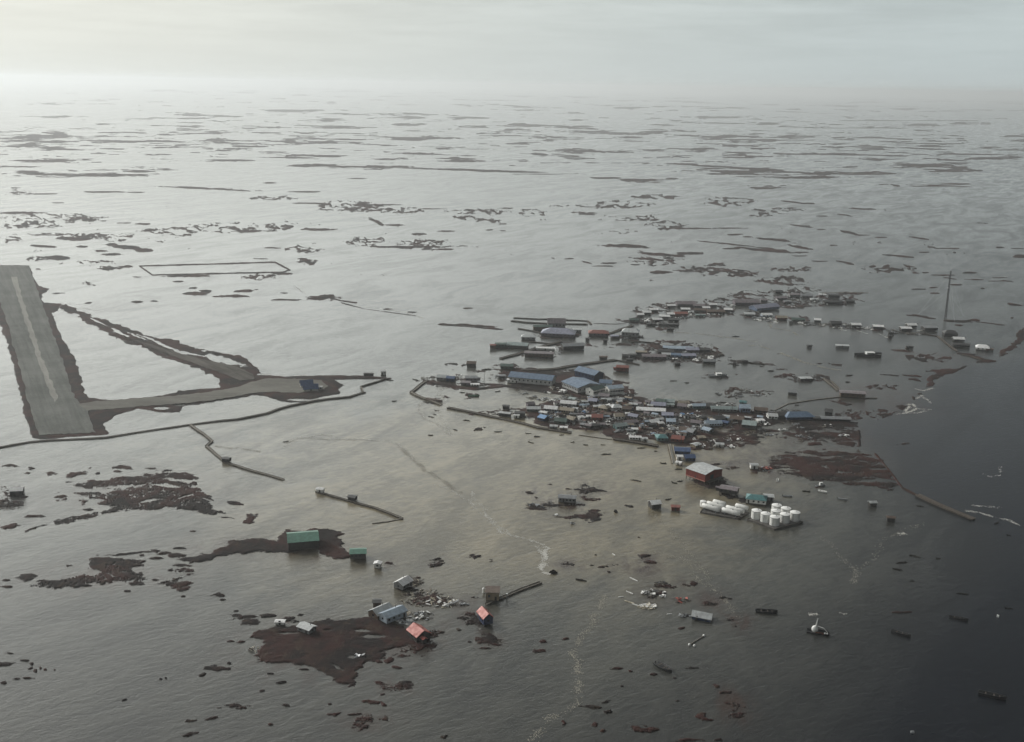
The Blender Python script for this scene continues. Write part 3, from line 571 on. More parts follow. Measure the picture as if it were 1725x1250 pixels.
def tank_paint():
    m, t, p, o = new_mat('tank_paint'); tc = t.node('ShaderNodeTexCoord').outputs['Object']; ri = t.node('ShaderNodeObjectInfo').outputs['Random']
    n = t.noise(t.map(tc, (1.3, 1.3, .12)), 1.0, 6, 0.7); n2 = t.noise(tc, 0.5, 5, 0.6)
    c = t.mix(t.ramp(n2, .35, .65), (0.74, 0.74, 0.71), (0.84, 0.84, 0.82)); c = t.mix(t.ramp(n, .55, .75, 0, .55), c, (0.36, 0.31, 0.25))
    c = t.mix(t.math('MULTIPLY', ri, 0.22), c, (0.55, 0.54, 0.50))
    t.put(p.inputs['Base Color'], c); p.inputs['Roughness'].default_value = 0.5; return m
TANKP = tank_paint()
STEEL = surf('galvanised_steel', (0.30, 0.31, 0.32), 0.45, 0.2, 1.0, metal=0.3)
DARKST = surf('dark_steel', (0.05, 0.05, 0.052), 0.6, 0.3, 1.0)
RUSTST = surf('rusty_steel', (0.14, 0.06, 0.04), 0.75, 0.4, 1.2)
HULLM = {'dark': surf('hull_dark', (0.022, 0.022, 0.024), 0.5), 'grey': surf('hull_aluminium', (0.33, 0.34, 0.35), 0.4, metal=0.4), 'white': WHITEP, 'green': surf('hull_green', (0.06, 0.16, 0.10), 0.5), 'brown': surf('hull_brown', (0.09, 0.06, 0.045), 0.7), 'red': surf('hull_red', (0.25, 0.04, 0.03), 0.5)}

def box(bm, cx, cy, cz, sx, sy, sz, rz=0.0, tilt=0.0, roll=0.0):
    M = Matrix.Translation((cx, cy, cz)) @ Matrix.Rotation(rz, 4, 'Z') @ Matrix.Rotation(tilt, 4, 'Y') @ Matrix.Rotation(roll, 4, 'X') @ Matrix.Diagonal((sx, sy, sz, 1))
    bmesh.ops.create_cube(bm, size=1.0, matrix=M)
def cyl(bm, p0, p1, r, seg=8, r2=None, caps=True):
    p0, p1 = Vector(p0), Vector(p1); d = p1 - p0
    M = Matrix.Translation((p0 + p1) / 2) @ d.to_track_quat('Z', 'Y').to_matrix().to_4x4()
    bmesh.ops.create_cone(bm, cap_ends=caps, segments=seg, radius1=r, radius2=r if r2 is None else r2, depth=d.length, matrix=M)
def obj(name, bm, mat, parent=None, loc=(0, 0, 0), rz=0.0, smooth=False):
    me = bpy.data.meshes.new(name); bm.to_mesh(me); bm.free(); me.materials.append(mat)
    if smooth: me.polygons.foreach_set('use_smooth', [True] * len(me.polygons))
    ob = bpy.data.objects.new(name, me); ob.location = loc; ob.rotation_euler.z = rz
    return link(ob, parent)
def thing(name, label, cat, loc, rz=0.0, group=None, tilt=0.0):
    o = bpy.data.objects.new(name, None); o.empty_display_size = 1.0; o.location = loc; o.rotation_euler = (0, tilt, rz)
    link(o); return tag(o, label, cat, group)
def poly(name, V, F, mat, parent): return mesh_obj(name, V, F, mat, parent)

def gable_walls(L, W, z0, h, rise, hip=0.0):
    a, b = L / 2, W / 2; zt = z0 + h
    V = [(-a, -b, z0), (a, -b, z0), (a, b, z0), (-a, b, z0), (-a, -b, zt), (a, -b, zt), (a, b, zt), (-a, b, zt)]
    F = [(0, 1, 5, 4), (2, 3, 7, 6), (3, 2, 1, 0)]
    if hip: return V, F + [(1, 2, 6, 5), (3, 0, 4, 7), (4, 5, 6, 7)]
    V += [(a, 0, zt + rise), (-a, 0, zt + rise)]
    return V, F + [(1, 2, 6, 8, 5), (3, 0, 4, 9, 7), (4, 5, 8, 9), (6, 7, 9, 8)]
def roof_slab(L, W, zt, rise, ov=0.5, th=0.2, hip=0.0, shed=False):
    a, b = L / 2 + ov, W / 2 + ov; k = rise / (W / 2); ze = zt - ov * k + 0.04; zr = zt + rise + 0.04
    if shed:
        V = [(-a, -b, ze), (a, -b, ze), (a, b, ze + rise), (-a, b, ze + rise)]
        V += [(x, y, z + th) for x, y, z in V]
        return V, [(3, 2, 1, 0), (4, 5, 6, 7), (0, 1, 5, 4), (1, 2, 6, 5), (2, 3, 7, 6), (3, 0, 4, 7)]
    r = a - hip
    lo = [(-a, -b, ze), (a, -b, ze), (a, b, ze), (-a, b, ze), (-r, 0, zr), (r, 0, zr)]
    V = lo + [(x, y, z + th) for x, y, z in lo]
    F = [(6, 7, 11, 10), (8, 9, 10, 11), (7, 8, 11), (9, 6, 10), (4, 5, 1, 0), (5, 4, 3, 2), (5, 2, 1), (4, 0, 3),
         (0, 1, 7, 6), (1, 2, 8, 7), (2, 3, 9, 8), (3, 0, 6, 9)]
    if not hip: F = [(6, 7, 11, 10), (8, 9, 10, 11), (4, 5, 1, 0), (5, 4, 3, 2), (0, 1, 7, 6), (2, 3, 9, 8),
                     (1, 5, 11, 7), (5, 2, 8, 11), (3, 4, 10, 9), (4, 0, 6, 10)]
    return V, F
JOG, SHR, HSC = [0.0], [1.0, 1.0], [1.0]
def house(px, py, L, W, yaw, wall, roof, label, name='house', cat='house', h=2.7, rise=1.3, z0=0.7, hip=0.0, nwin=2, group=None,
          porch=None, pipe=True, piles=True, tilt=0.0, loc=None, door='dark', shed=False, wside=0, trim=None):
    p = loc if loc is not None else at(px, py)
    if loc is None and L < 20: yaw += rng.uniform(-8, 8) + JOG[0] * rng.uniform(-1, 1); L *= rng.uniform(.92, 1.08) * SHR[0]; W *= SHR[1]; rise *= rng.uniform(.85, 1.3)
    if loc is None: h *= HSC[0]; z0 *= HSC[0]
    t = thing(name, label, cat, (p.x, p.y, 0), R(yaw), group, tilt)
    V, F = gable_walls(L, W, z0, h, 0.0 if shed else rise, hip or shed); poly('wall', V, F, WALL[wall], t)
    V, F = roof_slab(L, W, z0 + h, rise, 0.45 if L < 20 else 0.7, 0.2 if L < 20 else 0.35, hip, shed); rf = poly('roof', V, F, ROOF[roof], t)
    if piles:
        bm = bmesh.new(); n = max(2, int(L / 3))
        for i in range(n + 1):
            for y in (-W / 2 + .3, 0, W / 2 - .3): box(bm, -L / 2 + .3 + (L - .6) * i / n, y, (z0 - 1.2) / 2, .3, .3, z0 + 1.2)
        for y in (-W / 2 + .3, 0, W / 2 - .3): box(bm, 0, y, z0 - .16, L - .2, .22, .3)
        obj('foundation', bm, TIMBER, t)
    wz = z0 + h * 0.56; wh = 1.0 if h < 3.5 else 1.4
    def win(x, y, rz, w=1.15, z=None):
        bm = bmesh.new(); box(bm, 0, 0, 0, w, .10, wh); o = obj('window', bm, GLASS, t, (x, y, wz if z is None else z), rz); return o
    slots = nwin + 1; dslot = rng.randrange(slots) if nwin <= 4 else None
    for i in range(slots):
        x = -L / 2 + L * (i + .5) / slots
        if i == dslot:
            bm = bmesh.new(); box(bm, 0, 0, 0, 1.0, .12, 2.0); obj('door', bm, DOORM[door], t, (x, -W / 2 - .03, z0 + 1.05))
        else: win(x, -W / 2 - .03, 0)
    for i in range(wside):
        y = -W / 2 + W * (i + .5) / wside
        win(L / 2 + .03, y, R(90)); win(-L / 2 - .03, y, R(90))
    if wside == 0 and L < 16 and nwin > 0:
        win(L / 2 + .03, 0, R(90)); win(-L / 2 - .03, 0, R(90))
    if porch:
        s = porch; pl, pw, ph = 2.6, 2.2, 2.2
        V, F = gable_walls(pl, pw, z0, ph, .5); o = poly('porch', [(x + s * (L / 2 + pl / 2 + .02), y - W * .12, z) for x, y, z in V], F, WALL[wall], t)
        V, F = roof_slab(pl, pw, z0 + ph, .5, .2, .12); poly('porch_roof', [(x + s * (L / 2 + pl / 2 + .25), y - W * .12, z) for x, y, z in V], F, ROOF[roof], o)
    if pipe and not shed:
        bm = bmesh.new(); cyl(bm, (L * .22, W * .16, z0 + h + rise * .5), (L * .22, W * .16, z0 + h + rise + .9), .14, 8); cyl(bm, (L * .22, W * .16, z0 + h + rise + .9), (L * .22, W * .16, z0 + h + rise + 1.05), .22, 8, .1)
        obj('stovepipe', bm, DARKST, rf)
    return t
def house_ab(A, B, W, wall, roof, label, **k):
    """front wall base runs from pixel A to pixel B; the building stands behind it"""
    a, b = at(*A), at(*B); d = b - a; L = d.length; n = Vector((-d.y, d.x, 0)).normalized()
    c = (a + b) / 2 + n * (W / 2)
    return house(0, 0, L, W, math.degrees(math.atan2(d.y, d.x)), wall, roof, label, loc=c, **k)

def boat(px, py, L, yaw, mat, label, name='skiff', cat='boat', cabin=None, beam=None, roll=0.0, seats=True, group=None, z=0.0):
    p = at(px, py); t = thing(name, label, cat, (p.x, p.y, z), R(yaw), group); t.rotation_euler.x = roll
    B = beam or L * 0.3; H = L * 0.11 + .25; n = 12; V = []; F = []
    for i in range(n + 1):
        s = i / n; x = -L / 2 + L * s; w = B / 2 * (1 - max(0, (s - .45) / .55) ** 2.2) * (0.86 + .14 * min(1, s * 3)); sh = H * (.75 + .45 * s * s); w = max(w, .02)
        for y, zz in ((-w, sh), (-w * .72, -.15), (0, -.28 + .2 * s ** 3), (w * .72, -.15), (w, sh), (w * .86, sh), (w * .6, .1), (0, .04), (-w * .6, .1), (-w * .86, sh)): V.append((x, y, zz))
    for i in range(n):
        for k in range(10): F.append((i * 10 + k, (i + 1) * 10 + k, (i + 1) * 10 + (k + 1) % 10, i * 10 + (k + 1) % 10))
    F.append(tuple(range(9, -1, -1))); F.append(tuple(n * 10 + k for k in range(10)))
    F = [f[::-1] for f in F]
    hull = poly('hull', V, F, HULLM[mat], t)
    if seats:
        for f in (-.25, .05, .25):
            bm = bmesh.new(); box(bm, L * f, 0, H * .55, L * .05, B * .78, .06); obj('thwart', bm, TIMBER if mat == 'dark' else PLANKM, t)
        bm = bmesh.new(); box(bm, -L / 2 - .15, 0, H * .7, .35, .35, .8); box(bm, -L / 2 - .2, 0, H * .7 - .8, .14, .12, 1.0); obj('outboard_motor', bm, DARKST, t)
    if cabin:
        bm = bmesh.new(); box(bm, L * .05, 0, H * .6 + .9, L * .3, B * .62, 1.9); c = obj('wheelhouse', bm, HULLM.get(cabin, WHITEP), t)
        bm = bmesh.new(); box(bm, L * .05, 0, H * .6 + 1.93, L * .34, B * .7, .14); obj('cabin_roof', bm, WHITEP, c)
        for s in (-1, 1):
            bm = bmesh.new(); box(bm, L * .05, s * (B * .31 + .02), H * .6 + 1.25, L * .22, .06, .6); obj('window', bm, GLASS, c)
    return t
def boardwalk(pts, label, width=2.4, z=0.8, name='boardwalk', cat='boardwalk', mat=None, rails=True, group=None, th=0.28):
    width *= 0.7; z *= 0.62
    """deck laid along the line, with kerb rails on both sides and a stringer below"""
    P = []
    for i in range(len(pts) - 1):
        a, b = at(*pts[i]), at(*pts[i + 1]); k = max(1, int((b - a).length / 9))
        for q in range(k): P.append(a.lerp(b, q / k))
    P.append(at(*pts[-1])); o = P[0]
    JIT = []; sag = 0.0
    for i in range(len(P)): sag = max(-.45, min(.1, sag + rng.uniform(-.14, .14))); JIT.append(sag)
    for i in range(1, len(P) - 1): P[i] = P[i] + Vector((rng.uniform(-.35, .35), rng.uniform(-.8, .8), 0))
    t = thing(name, label, cat, (o.x, o.y, 0), 0, group)
    def ribbon(off0, off1, z0, z1, jitter=0.0):
        V = []; F = []
        for i, p in enumerate(P):
            d = (P[min(i + 1, len(P) - 1)] - P[max(i - 1, 0)]); d.z = 0; nn = Vector((-d.y, d.x, 0)).normalized()
            dz = JIT[i]
            for of, zz in ((off0, z0), (off1, z0), (off1, z1), (off0, z1)): q = p - o + nn * of; V.append((q.x, q.y, zz + dz))
        for i in range(len(P) - 1):
            for k in range(4): F.append((i * 4 + k, i * 4 + (k + 1) % 4, (i + 1) * 4 + (k + 1) % 4, (i + 1) * 4 + k))
        F += [(3, 2, 1, 0), tuple((len(P) - 1) * 4 + k for k in range(4))]
        return V, F
    w = width / 2
    V, F = ribbon(-w, w, z - .12, z); mesh_obj('deck', V, F, mat or PLANKM, t)
    V, F = ribbon(-w * .8, w * .8, -.6, z - .13); mesh_obj('stringer', V, F, TIMBER, t)
    if rails:
        for s in (-1, 1):
            V, F = ribbon(s * w - .12, s * w + .12, z + .06, z + .06 + th); mesh_obj('rail', V, F, TIMBER, t)
    return t
def debris(px, py, rx, ry, label, n=40, mats=(0,), name='debris_pile', cat='wreckage', group=None, size=1.0, hgt=1.2):
    """a heap of broken boards, sheets and beams"""
    p = at(px, py); t = thing(name, label, cat, (p.x, p.y, 0), 0, group); r = random.Random(int(px * 13 + py * 7))
    palette = {'wood': TIMBER, 'pale': PALEWOOD, 'white': WHITEP, 'steel': STEEL, 'rust': RUSTST, 'dark': DARKST, 'blue': ROOF['brightblue'], 'plank': PLANKM, 'tan': ROOF['tan'], 'red': ROOF['red']}
    names = {'wood': 'board', 'pale': 'lumber', 'white': 'white_sheet', 'steel': 'metal_sheet', 'rust': 'rusty_sheet', 'dark': 'beam', 'blue': 'blue_sheet', 'plank': 'plank', 'tan': 'tarp', 'red': 'red_sheet'}
    for k in mats:
        bm = bmesh.new()
        for i in range(max(3, n // len(mats))):
            a = r.uniform(0, 6.28); q = math.sqrt(r.random()); x, y = math.cos(a) * rx * q, math.sin(a) * ry * q; zc = r.uniform(-.1, hgt) * (1.1 - q)
            if k in ('wood', 'pale', 'dark', 'plank'): box(bm, x, y, zc + .1, r.uniform(1.2, 4.2) * size, r.uniform(.12, .45) * size, r.uniform(.08, .3), r.uniform(0, 3.1), r.uniform(-.35, .35), r.uniform(-.3, .3))
            else: box(bm, x, y, zc + .15, r.uniform(.8, 2.6) * size, r.uniform(.6, 1.6) * size, r.uniform(.06, .5), r.uniform(0, 3.1), r.uniform(-.4, .4), r.uniform(-.4, .4))
        obj(names[k], bm, palette[k], t)
    return t
MASS = {}
def debris_mass(px, py, rx, ry, n, mats, size=1.0, hgt=1.2):
    p = at(px, py); r = random.Random(int(px * 13 + py * 7))
    for k in mats:
        bm = MASS.setdefault(k, bmesh.new())
        for i in range(max(3, n // len(mats))):
            a = r.uniform(0, 6.28); q = math.sqrt(r.random()); x, y = p.x + math.cos(a) * rx * q, p.y + math.sin(a) * ry * q; zc = r.uniform(-.1, hgt) * (1.1 - q)
            if k in ('wood', 'pale', 'dark', 'plank'): box(bm, x, y, zc + .1, r.uniform(1.2, 4.2) * size, r.uniform(.12, .45) * size, r.uniform(.08, .3), r.uniform(0, 3.1), r.uniform(-.35, .35), r.uniform(-.3, .3))
            else: box(bm, x, y, zc + .15, r.uniform(.8, 2.6) * size, r.uniform(.6, 1.6) * size, r.uniform(.06, .5), r.uniform(0, 3.1), r.uniform(-.4, .4), r.uniform(-.4, .4))
def flush_mass():
    me = bpy.data.meshes.new('storm_wreckage'); tot = bmesh.new(); pal = {'wood': TIMBER, 'pale': PALEWOOD, 'white': WHITEP, 'steel': STEEL, 'rust': RUSTST, 'dark': DARKST, 'blue': ROOF['brightblue'], 'plank': PLANKM, 'tan': ROOF['tan']}
    for i, (k, bm) in enumerate(MASS.items()):
        for f in bm.faces: f.material_index = i
        tmp = bpy.data.meshes.new('tmp'); bm.to_mesh(tmp); bm.free(); tot.from_mesh(tmp); bpy.data.meshes.remove(tmp); me.materials.append(pal[k])
    tot.to_mesh(me); tot.free(); tag(link(bpy.data.objects.new('storm_wreckage', me)), 'fine storm wreckage strewn around the flooded houses', None, None, 'stuff')
def clump(px, py, rx, label, ry=None, name='drift_clump', cat='debris', group=None, mat=None, h=.5, yaw=0.0):
    """low matted clump of reeds and driftwood: lumpy mound with sticks poking out"""
    p = at(px, py); r = random.Random(int(px * 31 + py * 17)); ry = ry or rx * .5
    bm = bmesh.new(); bmesh.ops.create_icosphere(bm, subdivisions=3, radius=1.0)
    ph = r.uniform(0, 6.28); e1 = r.uniform(.5, 1.0)
    for v in bm.verts:
        v.co.y += .45 * e1 * math.sin(v.co.x * 2.2 + ph); v.co.x *= 1 + .25 * math.sin(v.co.y * 3 + ph)
        f = 1 + .35 * math.sin(v.co.x * 5 + px) * math.cos(v.co.y * 6 + py) + .18 * math.sin(v.co.x * 13 + v.co.y * 11)
        v.co = Vector((v.co.x * rx * f, v.co.y * ry * f, v.co.z * h * f))
    for i in range(7):
        a = r.uniform(0, 6.28); cyl(bm, (math.cos(a) * rx * .4, math.sin(a) * ry * .4, h * .3), (math.cos(a + .4) * rx * 1.2, math.sin(a + .4) * ry * 1.2, r.uniform(.05, .9)), .09, 5)
    o = obj(name, bm, mat or DRIFT, None, (p.x, p.y, 0), R(yaw)); return tag(o, label, cat, group)
DRIFT = surf('drift_reeds', (0.020, 0.016, 0.013), 0.95, 0.5, 1.0, spec=0.1)
def plank(px, py, L, yaw, label, mat=None, w=.5, name='plank', cat='plank', group=None, h=.28):
    p = at(px, py); bm = bmesh.new(); box(bm, 0, 0, h / 2, L, w, h); box(bm, L * .1, w * .25, h * 1.1, L * .7, w * .4, h * .3, .04)
    return tag(obj(name, bm, mat or PALEWOOD, None, (p.x, p.y, 0), R(yaw)), label, cat, group)
def yaw_px(A, B):
    d = at(*B) - at(*A); return math.degrees(math.atan2(d.y, d.x))

# ================================================================== SCHOOL, STORE, TANK FARM, AIRPORT
house_ab((857, 645), (929, 652), 15, 'pale', 'blue', 'long blue-roofed school hall with pale walls on the west end of the school', name='school_hall', cat='school', h=4.6, rise=2.6, z0=1.0, nwin=9, pipe=False, wside=2)
_s2 = house_ab((946.6, 653.5), (973.2, 664.5), 23, 'pale', 'blue', 'large square blue-roofed school block at the centre of the school', name='school_block', cat='school', h=4.4, rise=2.4, z0=1.2, nwin=9, pipe=False, wside=5)
house_ab((968, 634.5), (1001, 643), 12, 'navy', 'blue', 'blue-roofed school wing with a dark end wall, rear right of the school', name='school_wing', cat='school', h=4.8, rise=2.6, z0=1.0, nwin=5, pipe=False)
house(*U_([(1055, 345)])[0], 10, 9, -8, 'paleblue', 'blue', 'small blue-roofed annex with a white gable, right of the big school block', name='school_annex', cat='school', h=4.2, rise=2.0, pipe=False)
house_ab(U_([(917, 456)])[0], U_([(1045, 424)])[0], 9, 'white', 'darkgreen', 'white gabled apartment block with dark roof in front of the school', name='apartment_block', cat='apartments', h=5.2, rise=1.8, nwin=7, wside=0, pipe=False)
house_ab(U_([(1092, 442)])[0], U_([(1252, 428)])[0], 9, 'white', 'paleblue', 'pale two-storey teacher housing with rows of windows, right end of the school', name='teacher_housing', cat='apartments', h=5.4, rise=1.6, nwin=8, pipe=False)

# red store on piles
def red_store():
    A, B, C = at(1154.8, 806.5), at(1187, 817.8), at(1227.8, 811.7)
    d = B - A; L = d.length; n = Vector((-d.y, d.x, 0)).normalized(); W = abs((C - B).dot(n)); W = 17.5; c = (A + B) / 2 + n * W / 2
    t = house(0, 0, L, W, math.degrees(math.atan2(d.y, d.x)), 'red', 'pale', 'big red warehouse with pale metal roof standing on piles near the tank farm', name='red_warehouse', cat='warehouse', h=5.0, rise=1.5, z0=2.4, nwin=0, loc=c, pipe=False, wside=0)
    for y0, nm in ((-W / 2 - .05, 'skirting_board'), (W / 2 + .05, 'skirting_board')):
        bm = bmesh.new(); box(bm, 0, y0, 2.75, L + .1, .12, .55); obj(nm, bm, surf('faded_red_trim', (0.42, 0.19, 0.15), 0.6), t)
    bm = bmesh.new(); box(bm, L / 2 + .05, -W * .1, 4.4, .12, 3.4, 3.0); obj('cargo_door', bm, WALL['dark'], t)
    bm = bmesh.new(); box(bm, L / 2 + 1.6, 0, 2.6, 3.0, W * .9, .2)
    for y in (-.4, -.15, .1, .35): box(bm, L / 2 + 2.8, W * y, .9, .25, .25, 3.2)
    obj('loading_dock', bm, TIMBER, t)
red_store()
house(*W_([(735, 590)])[0], 11, 7, -22, 'dark', 'mauve', 'dark stilted house with a flat mauve roof, next right of the red warehouse', h=2.5, rise=.8, z0=1.8, nwin=3, porch=-1)
house(*W_([(1000, 672)])[0], 12, 9, -14, 'white', 'teal', 'white-walled house with a teal hip roof behind the white tanks', h=2.6, rise=1.8, z0=1.0, hip=3.0, nwin=3)
house(*W_([(1118, 650)])[0], 5.5, 5, -14, 'grey', 'pale', 'small grey shed with a pale roof touching the teal-roofed house', name='shed', cat='shed', h=2.5, rise=.8, nwin=1, pipe=False)

def vtank(px, py, label, r=3.0, h=4.9):
    p = at(px, py); t = thing('storage_tank', label, 'fuel tank', (p.x, p.y, 0.75), R(-35), 'upright white fuel tanks on the square pad')
    bm = bmesh.new(); cyl(bm, (0, 0, 0), (0, 0, h), r, 40); obj('shell', bm, TANKP, t, smooth=False)
    bm = bmesh.new(); cyl(bm, (0, 0, h + .002), (0, 0, h + .55), r + .06, 40, .3); obj('roof', bm, surf('tank_roof', (0.86, 0.86, 0.84), 0.4, 0.06, .6), t)
    bm = bmesh.new(); cyl(bm, (0, 0, h - .3), (0, 0, h - .05), r + .05, 40, caps=False); obj('rim', bm, STEEL, t)
    bm = bmesh.new(); cyl(bm, (.8, .4, h + .3), (.8, .4, h + 1.1), .2, 8); obj('vent', bm, STEEL, t)
    bm = bmesh.new()
    for s in (-.25, .25): box(bm, s, -r - .2, h / 2, .06, .06, h)
    for k in range(12): box(bm, 0, -r - .2, .3 + k * .38, .5, .05, .05)
    obj('ladder', bm, STEEL, t)
TK = W_([(998, 830), (1085, 860), (1175, 893), (1185, 832), (1272, 866), (1193, 778), (1282, 808), (1370, 848)])
TL = ['leftmost of the upright white tanks', 'upright white tank second from left along the near edge', 'nearest upright white tank at the front corner of the pad', 'upright white tank in the middle of the pad, boxed in by others',
      'upright white tank just right of the nearest one', 'farthest upright white tank at the back corner of the pad', 'upright white tank midway along the right back edge', 'rightmost of the upright white tanks']
for q, l in zip(TK, TL): vtank(*q, l)
def slab_ob(name, corners, z0, z1, mat, label, cat):
    c = [at(*q) for q in corners]; o = c[0]; V = [(p.x - o.x, p.y - o.y, z) for z in (z0, z1) for p in c]; n = len(c)
    F = [tuple(range(n - 1, -1, -1)), tuple(range(n, 2 * n))] + [(i, (i + 1) % n, n + (i + 1) % n, n + i) for i in range(n)]
    t = thing(name, label, cat, (o.x, o.y, 0)); poly('slab', V, F, mat, t)
    cen = sum((Vector(v) for v in V[n:]), Vector()) / n
    for i in range(n):
        a, b = Vector(V[n + i]), Vector(V[n + (i + 1) % n]); a, b = cen + (a - cen) * .985, cen + (b - cen) * .985; d = b - a
        bm = bmesh.new(); box(bm, *((a + b) / 2 + Vector((0, 0, .16))), d.length, .3, .3, math.atan2(d.y, d.x)); obj('kerb', bm, TIMBER, t)
    return t
PADM = surf('wet_timber_pad', (0.085, 0.08, 0.075), 0.6, 0.35, 0.6)
slab_ob('tank_pad', W_([(905, 842), (1175, 942), (1455, 872), (1195, 750)]), -.5, .74, PADM, 'dark square timber pad carrying the upright white tanks', 'pad')
slab_ob('tank_platform', W_([(455, 772), (825, 838), (925, 785), (520, 690)]), -.5, .55, PADM, 'low dark platform under the long white lying tanks', 'platform')
def htank(px, py, label, L=11.5, r=1.55, yaw=None):
    p = at(px, py); t = thing('cylindrical_tank', label, 'fuel tank', (p.x, p.y, .56), R(yaw), 'white lying fuel tanks on the low platform')
    V = []; F = []; S = 24; prof = [(-L / 2 - .55, .02), (-L / 2 - .45, r * .5), (-L / 2 - .22, r * .85), (-L / 2, r), (-L / 6, r), (L / 6, r), (L / 2, r), (L / 2 + .22, r * .85), (L / 2 + .45, r * .5), (L / 2 + .55, .02)]
    for x, rr in prof:
        for k in range(S): a = k * 2 * math.pi / S; V.append((x, math.cos(a) * rr, r + .5 + math.sin(a) * rr))
    for i in range(len(prof) - 1):
        for k in range(S): F.append((i * S + k, (i + 1) * S + k, (i + 1) * S + (k + 1) % S, i * S + (k + 1) % S))
    F = [f[::-1] for f in F]; F += [tuple(range(S)), tuple((len(prof) - 1) * S + k for k in range(S - 1, -1, -1))]
    mesh_obj('shell', V, F, TANKP, t, smooth=True)
    for f in (-.33, .33):
        bm = bmesh.new(); box(bm, L * f, 0, .55, .5, r * 1.7, 1.1); obj('saddle', bm, STEEL, t)
    bm = bmesh.new(); cyl(bm, (L * .1, 0, 2 * r + .45), (L * .1, 0, 2 * r + .8), .4, 12); obj('hatch', bm, STEEL, t)
_ya = yaw_px(W_([(470, 745)])[0], W_([(650, 790)])[0])
HT = W_([(560, 757), (752, 798), (605, 735), (792, 776), (640, 712), (858, 752)])
HL = ['front left lying white tank, nearest on the low platform', 'front right lying white tank beside the gap', 'second-row lying white tank behind the front left one', 'second-row lying white tank behind the front right one', 'rear left lying white tank, mostly hidden behind the others', 'rearmost right lying white tank at the platform end']
for q, l in zip(HT, HL): htank(*q, l, L=11.0 if 'rear' not in l else 7.5, yaw=_ya)
p = at(*W_([(484, 712)])[0]); t = thing('small_tank', 'short upright white tank at the left end of the lying tanks', 'fuel tank', (p.x, p.y, .56))
bm = bmesh.new(); cyl(bm, (0, 0, 0), (0, 0, 3.2), 1.9, 28); obj('shell', bm, WHITEP, t)
bm = bmesh.new(); cyl(bm, (0, 0, 3.2), (0, 0, 3.6), 1.95, 28, .2); obj('roof', bm, MATS['tank_roof'], t)

# airport
house_ab(L_([(535, 340)])[0], L_([(652, 334)])[0], 8, 'white', 'navy', 'front airport shed with dark blue roof and white end wall', name='airport_shed', cat='shed', h=1.6, rise=3.2, z0=.9, nwin=0, pipe=False, piles=False)
house_ab(L_([(512, 306)])[0], L_([(612, 300)])[0], 8, 'white', 'navy', 'rear blue-roofed airport shed half hidden behind the other', name='airport_shed', cat='shed', h=1.6, rise=3.2, z0=.9, nwin=0, pipe=False, piles=False)
house(*L_([(668, 322)])[0], 4, 3, 0, 'white', 'white', 'tiny white hut at the right end of the blue airport sheds', name='hut', cat='hut', h=2.3, rise=.5, z0=.85, nwin=1, pipe=False, piles=False)
house(*L_([(1178, 200)])[0], 4.5, 4, 10, 'white', 'white', 'small white hut at the far end of the airport causeway', name='hut', cat='hut', h=3.2, rise=.8, nwin=1, pipe=True)
house(*L_([(1060, 208)])[0], 9, 3, 3, 'dark', 'dark', 'low dark shed on the airport causeway left of the white hut', name='shed', cat='shed', h=1.6, rise=.5, nwin=1, pipe=False)

# lattice mast
def mast():
    p = at(1592.4, 535.5); t = thing('radio_mast', 'tall thin lattice radio mast on the marsh at far right', 'mast', (p.x, p.y, 0))
    H, w = 54.0, 1.3; c = [(math.cos(a) * w, math.sin(a) * w) for a in (0, 2.094, 4.189)]
    for x, y in c:
        bm = bmesh.new(); cyl(bm, (x, y, 0), (x * .5, y * .5, H), .26, 6); obj('leg', bm, DARKST, t)
    bm = bmesh.new(); n = 30
    for i in range(n):
        z0, z1 = H * i / n, H * (i + 1) / n; s0, s1 = 1 - .5 * i / n, 1 - .5 * (i + 1) / n
        for k in range(3):
            a, b = c[k], c[(k + 1) % 3]; cyl(bm, (a[0] * s0, a[1] * s0, z0), (b[0] * s1, b[1] * s1, z1), .11, 4); cyl(bm, (a[0] * s1, a[1] * s1, z1), (b[0] * s1, b[1] * s1, z1), .11, 4)
    obj('bracing', bm, DARKST, t)
    bm = bmesh.new(); cyl(bm, (0, 0, H), (0, 0, H + 4), .12, 6); cyl(bm, (.4, 0, H - 3), (.4, 0, H - .5), .7, 10); cyl(bm, (0, 0, H * .64), (0, 1.2, H * .64), .9, 10); obj('antenna', bm, STEEL, t)
    for k in range(3):
        a = k * 2.094 + .5; bm = bmesh.new()
        for f in (.6, .95): cyl(bm, (0, 0, H * f), (math.cos(a) * 30, math.sin(a) * 30, 0), .035, 4)
        obj('guy_wire', bm, STEEL, t)
mast()

# ================================================================== BUILDINGS ON THE SOUTH SHORE (nearest the camera)
house_ab((486, 928.5), (537, 924.5), 14, 'dark', 'green', 'long green-roofed hangar with dark front wall on the brown spit', name='hangar', cat='hangar', h=4.2, rise=2.2, z0=.8, nwin=0, pipe=False)
house_ab(M_([(1120, 492)])[0], M_([(1292, 486)])[0], 7, 'dark', 'green', 'small dark house with a green roof just right of the hangar', h=3.0, rise=1.0, z0=1.0, nwin=3, pipe=False)
house(*M_([(1425, 565)])[0], 2.6, 3.4, 80, 'white', 'white', 'tiny white box shed with a dark door, right of the small green-roofed house', name='box_shed', cat='shed', h=2.4, rise=.5, z0=.3, nwin=1, pipe=False)
house(*P_([(402, 300)])[0], 8, 6, 52, 'grey', 'white', 'small grey house with a white roof beside a heap of brown lumber', h=2.5, rise=1.5, nwin=2)
debris(*P_([(512, 255)])[0], 3.6, 3.6, 'heap of brown lumber against the small white-roofed house', 30, ('wood', 'plank', 'pale'), hgt=2.2)
house(*P_([(212, 545)])[0], 10, 7, 48, 'brown', 'pale', 'pale grey-roofed house standing against the light blue-roofed one', h=2.5, rise=1.7, nwin=2)
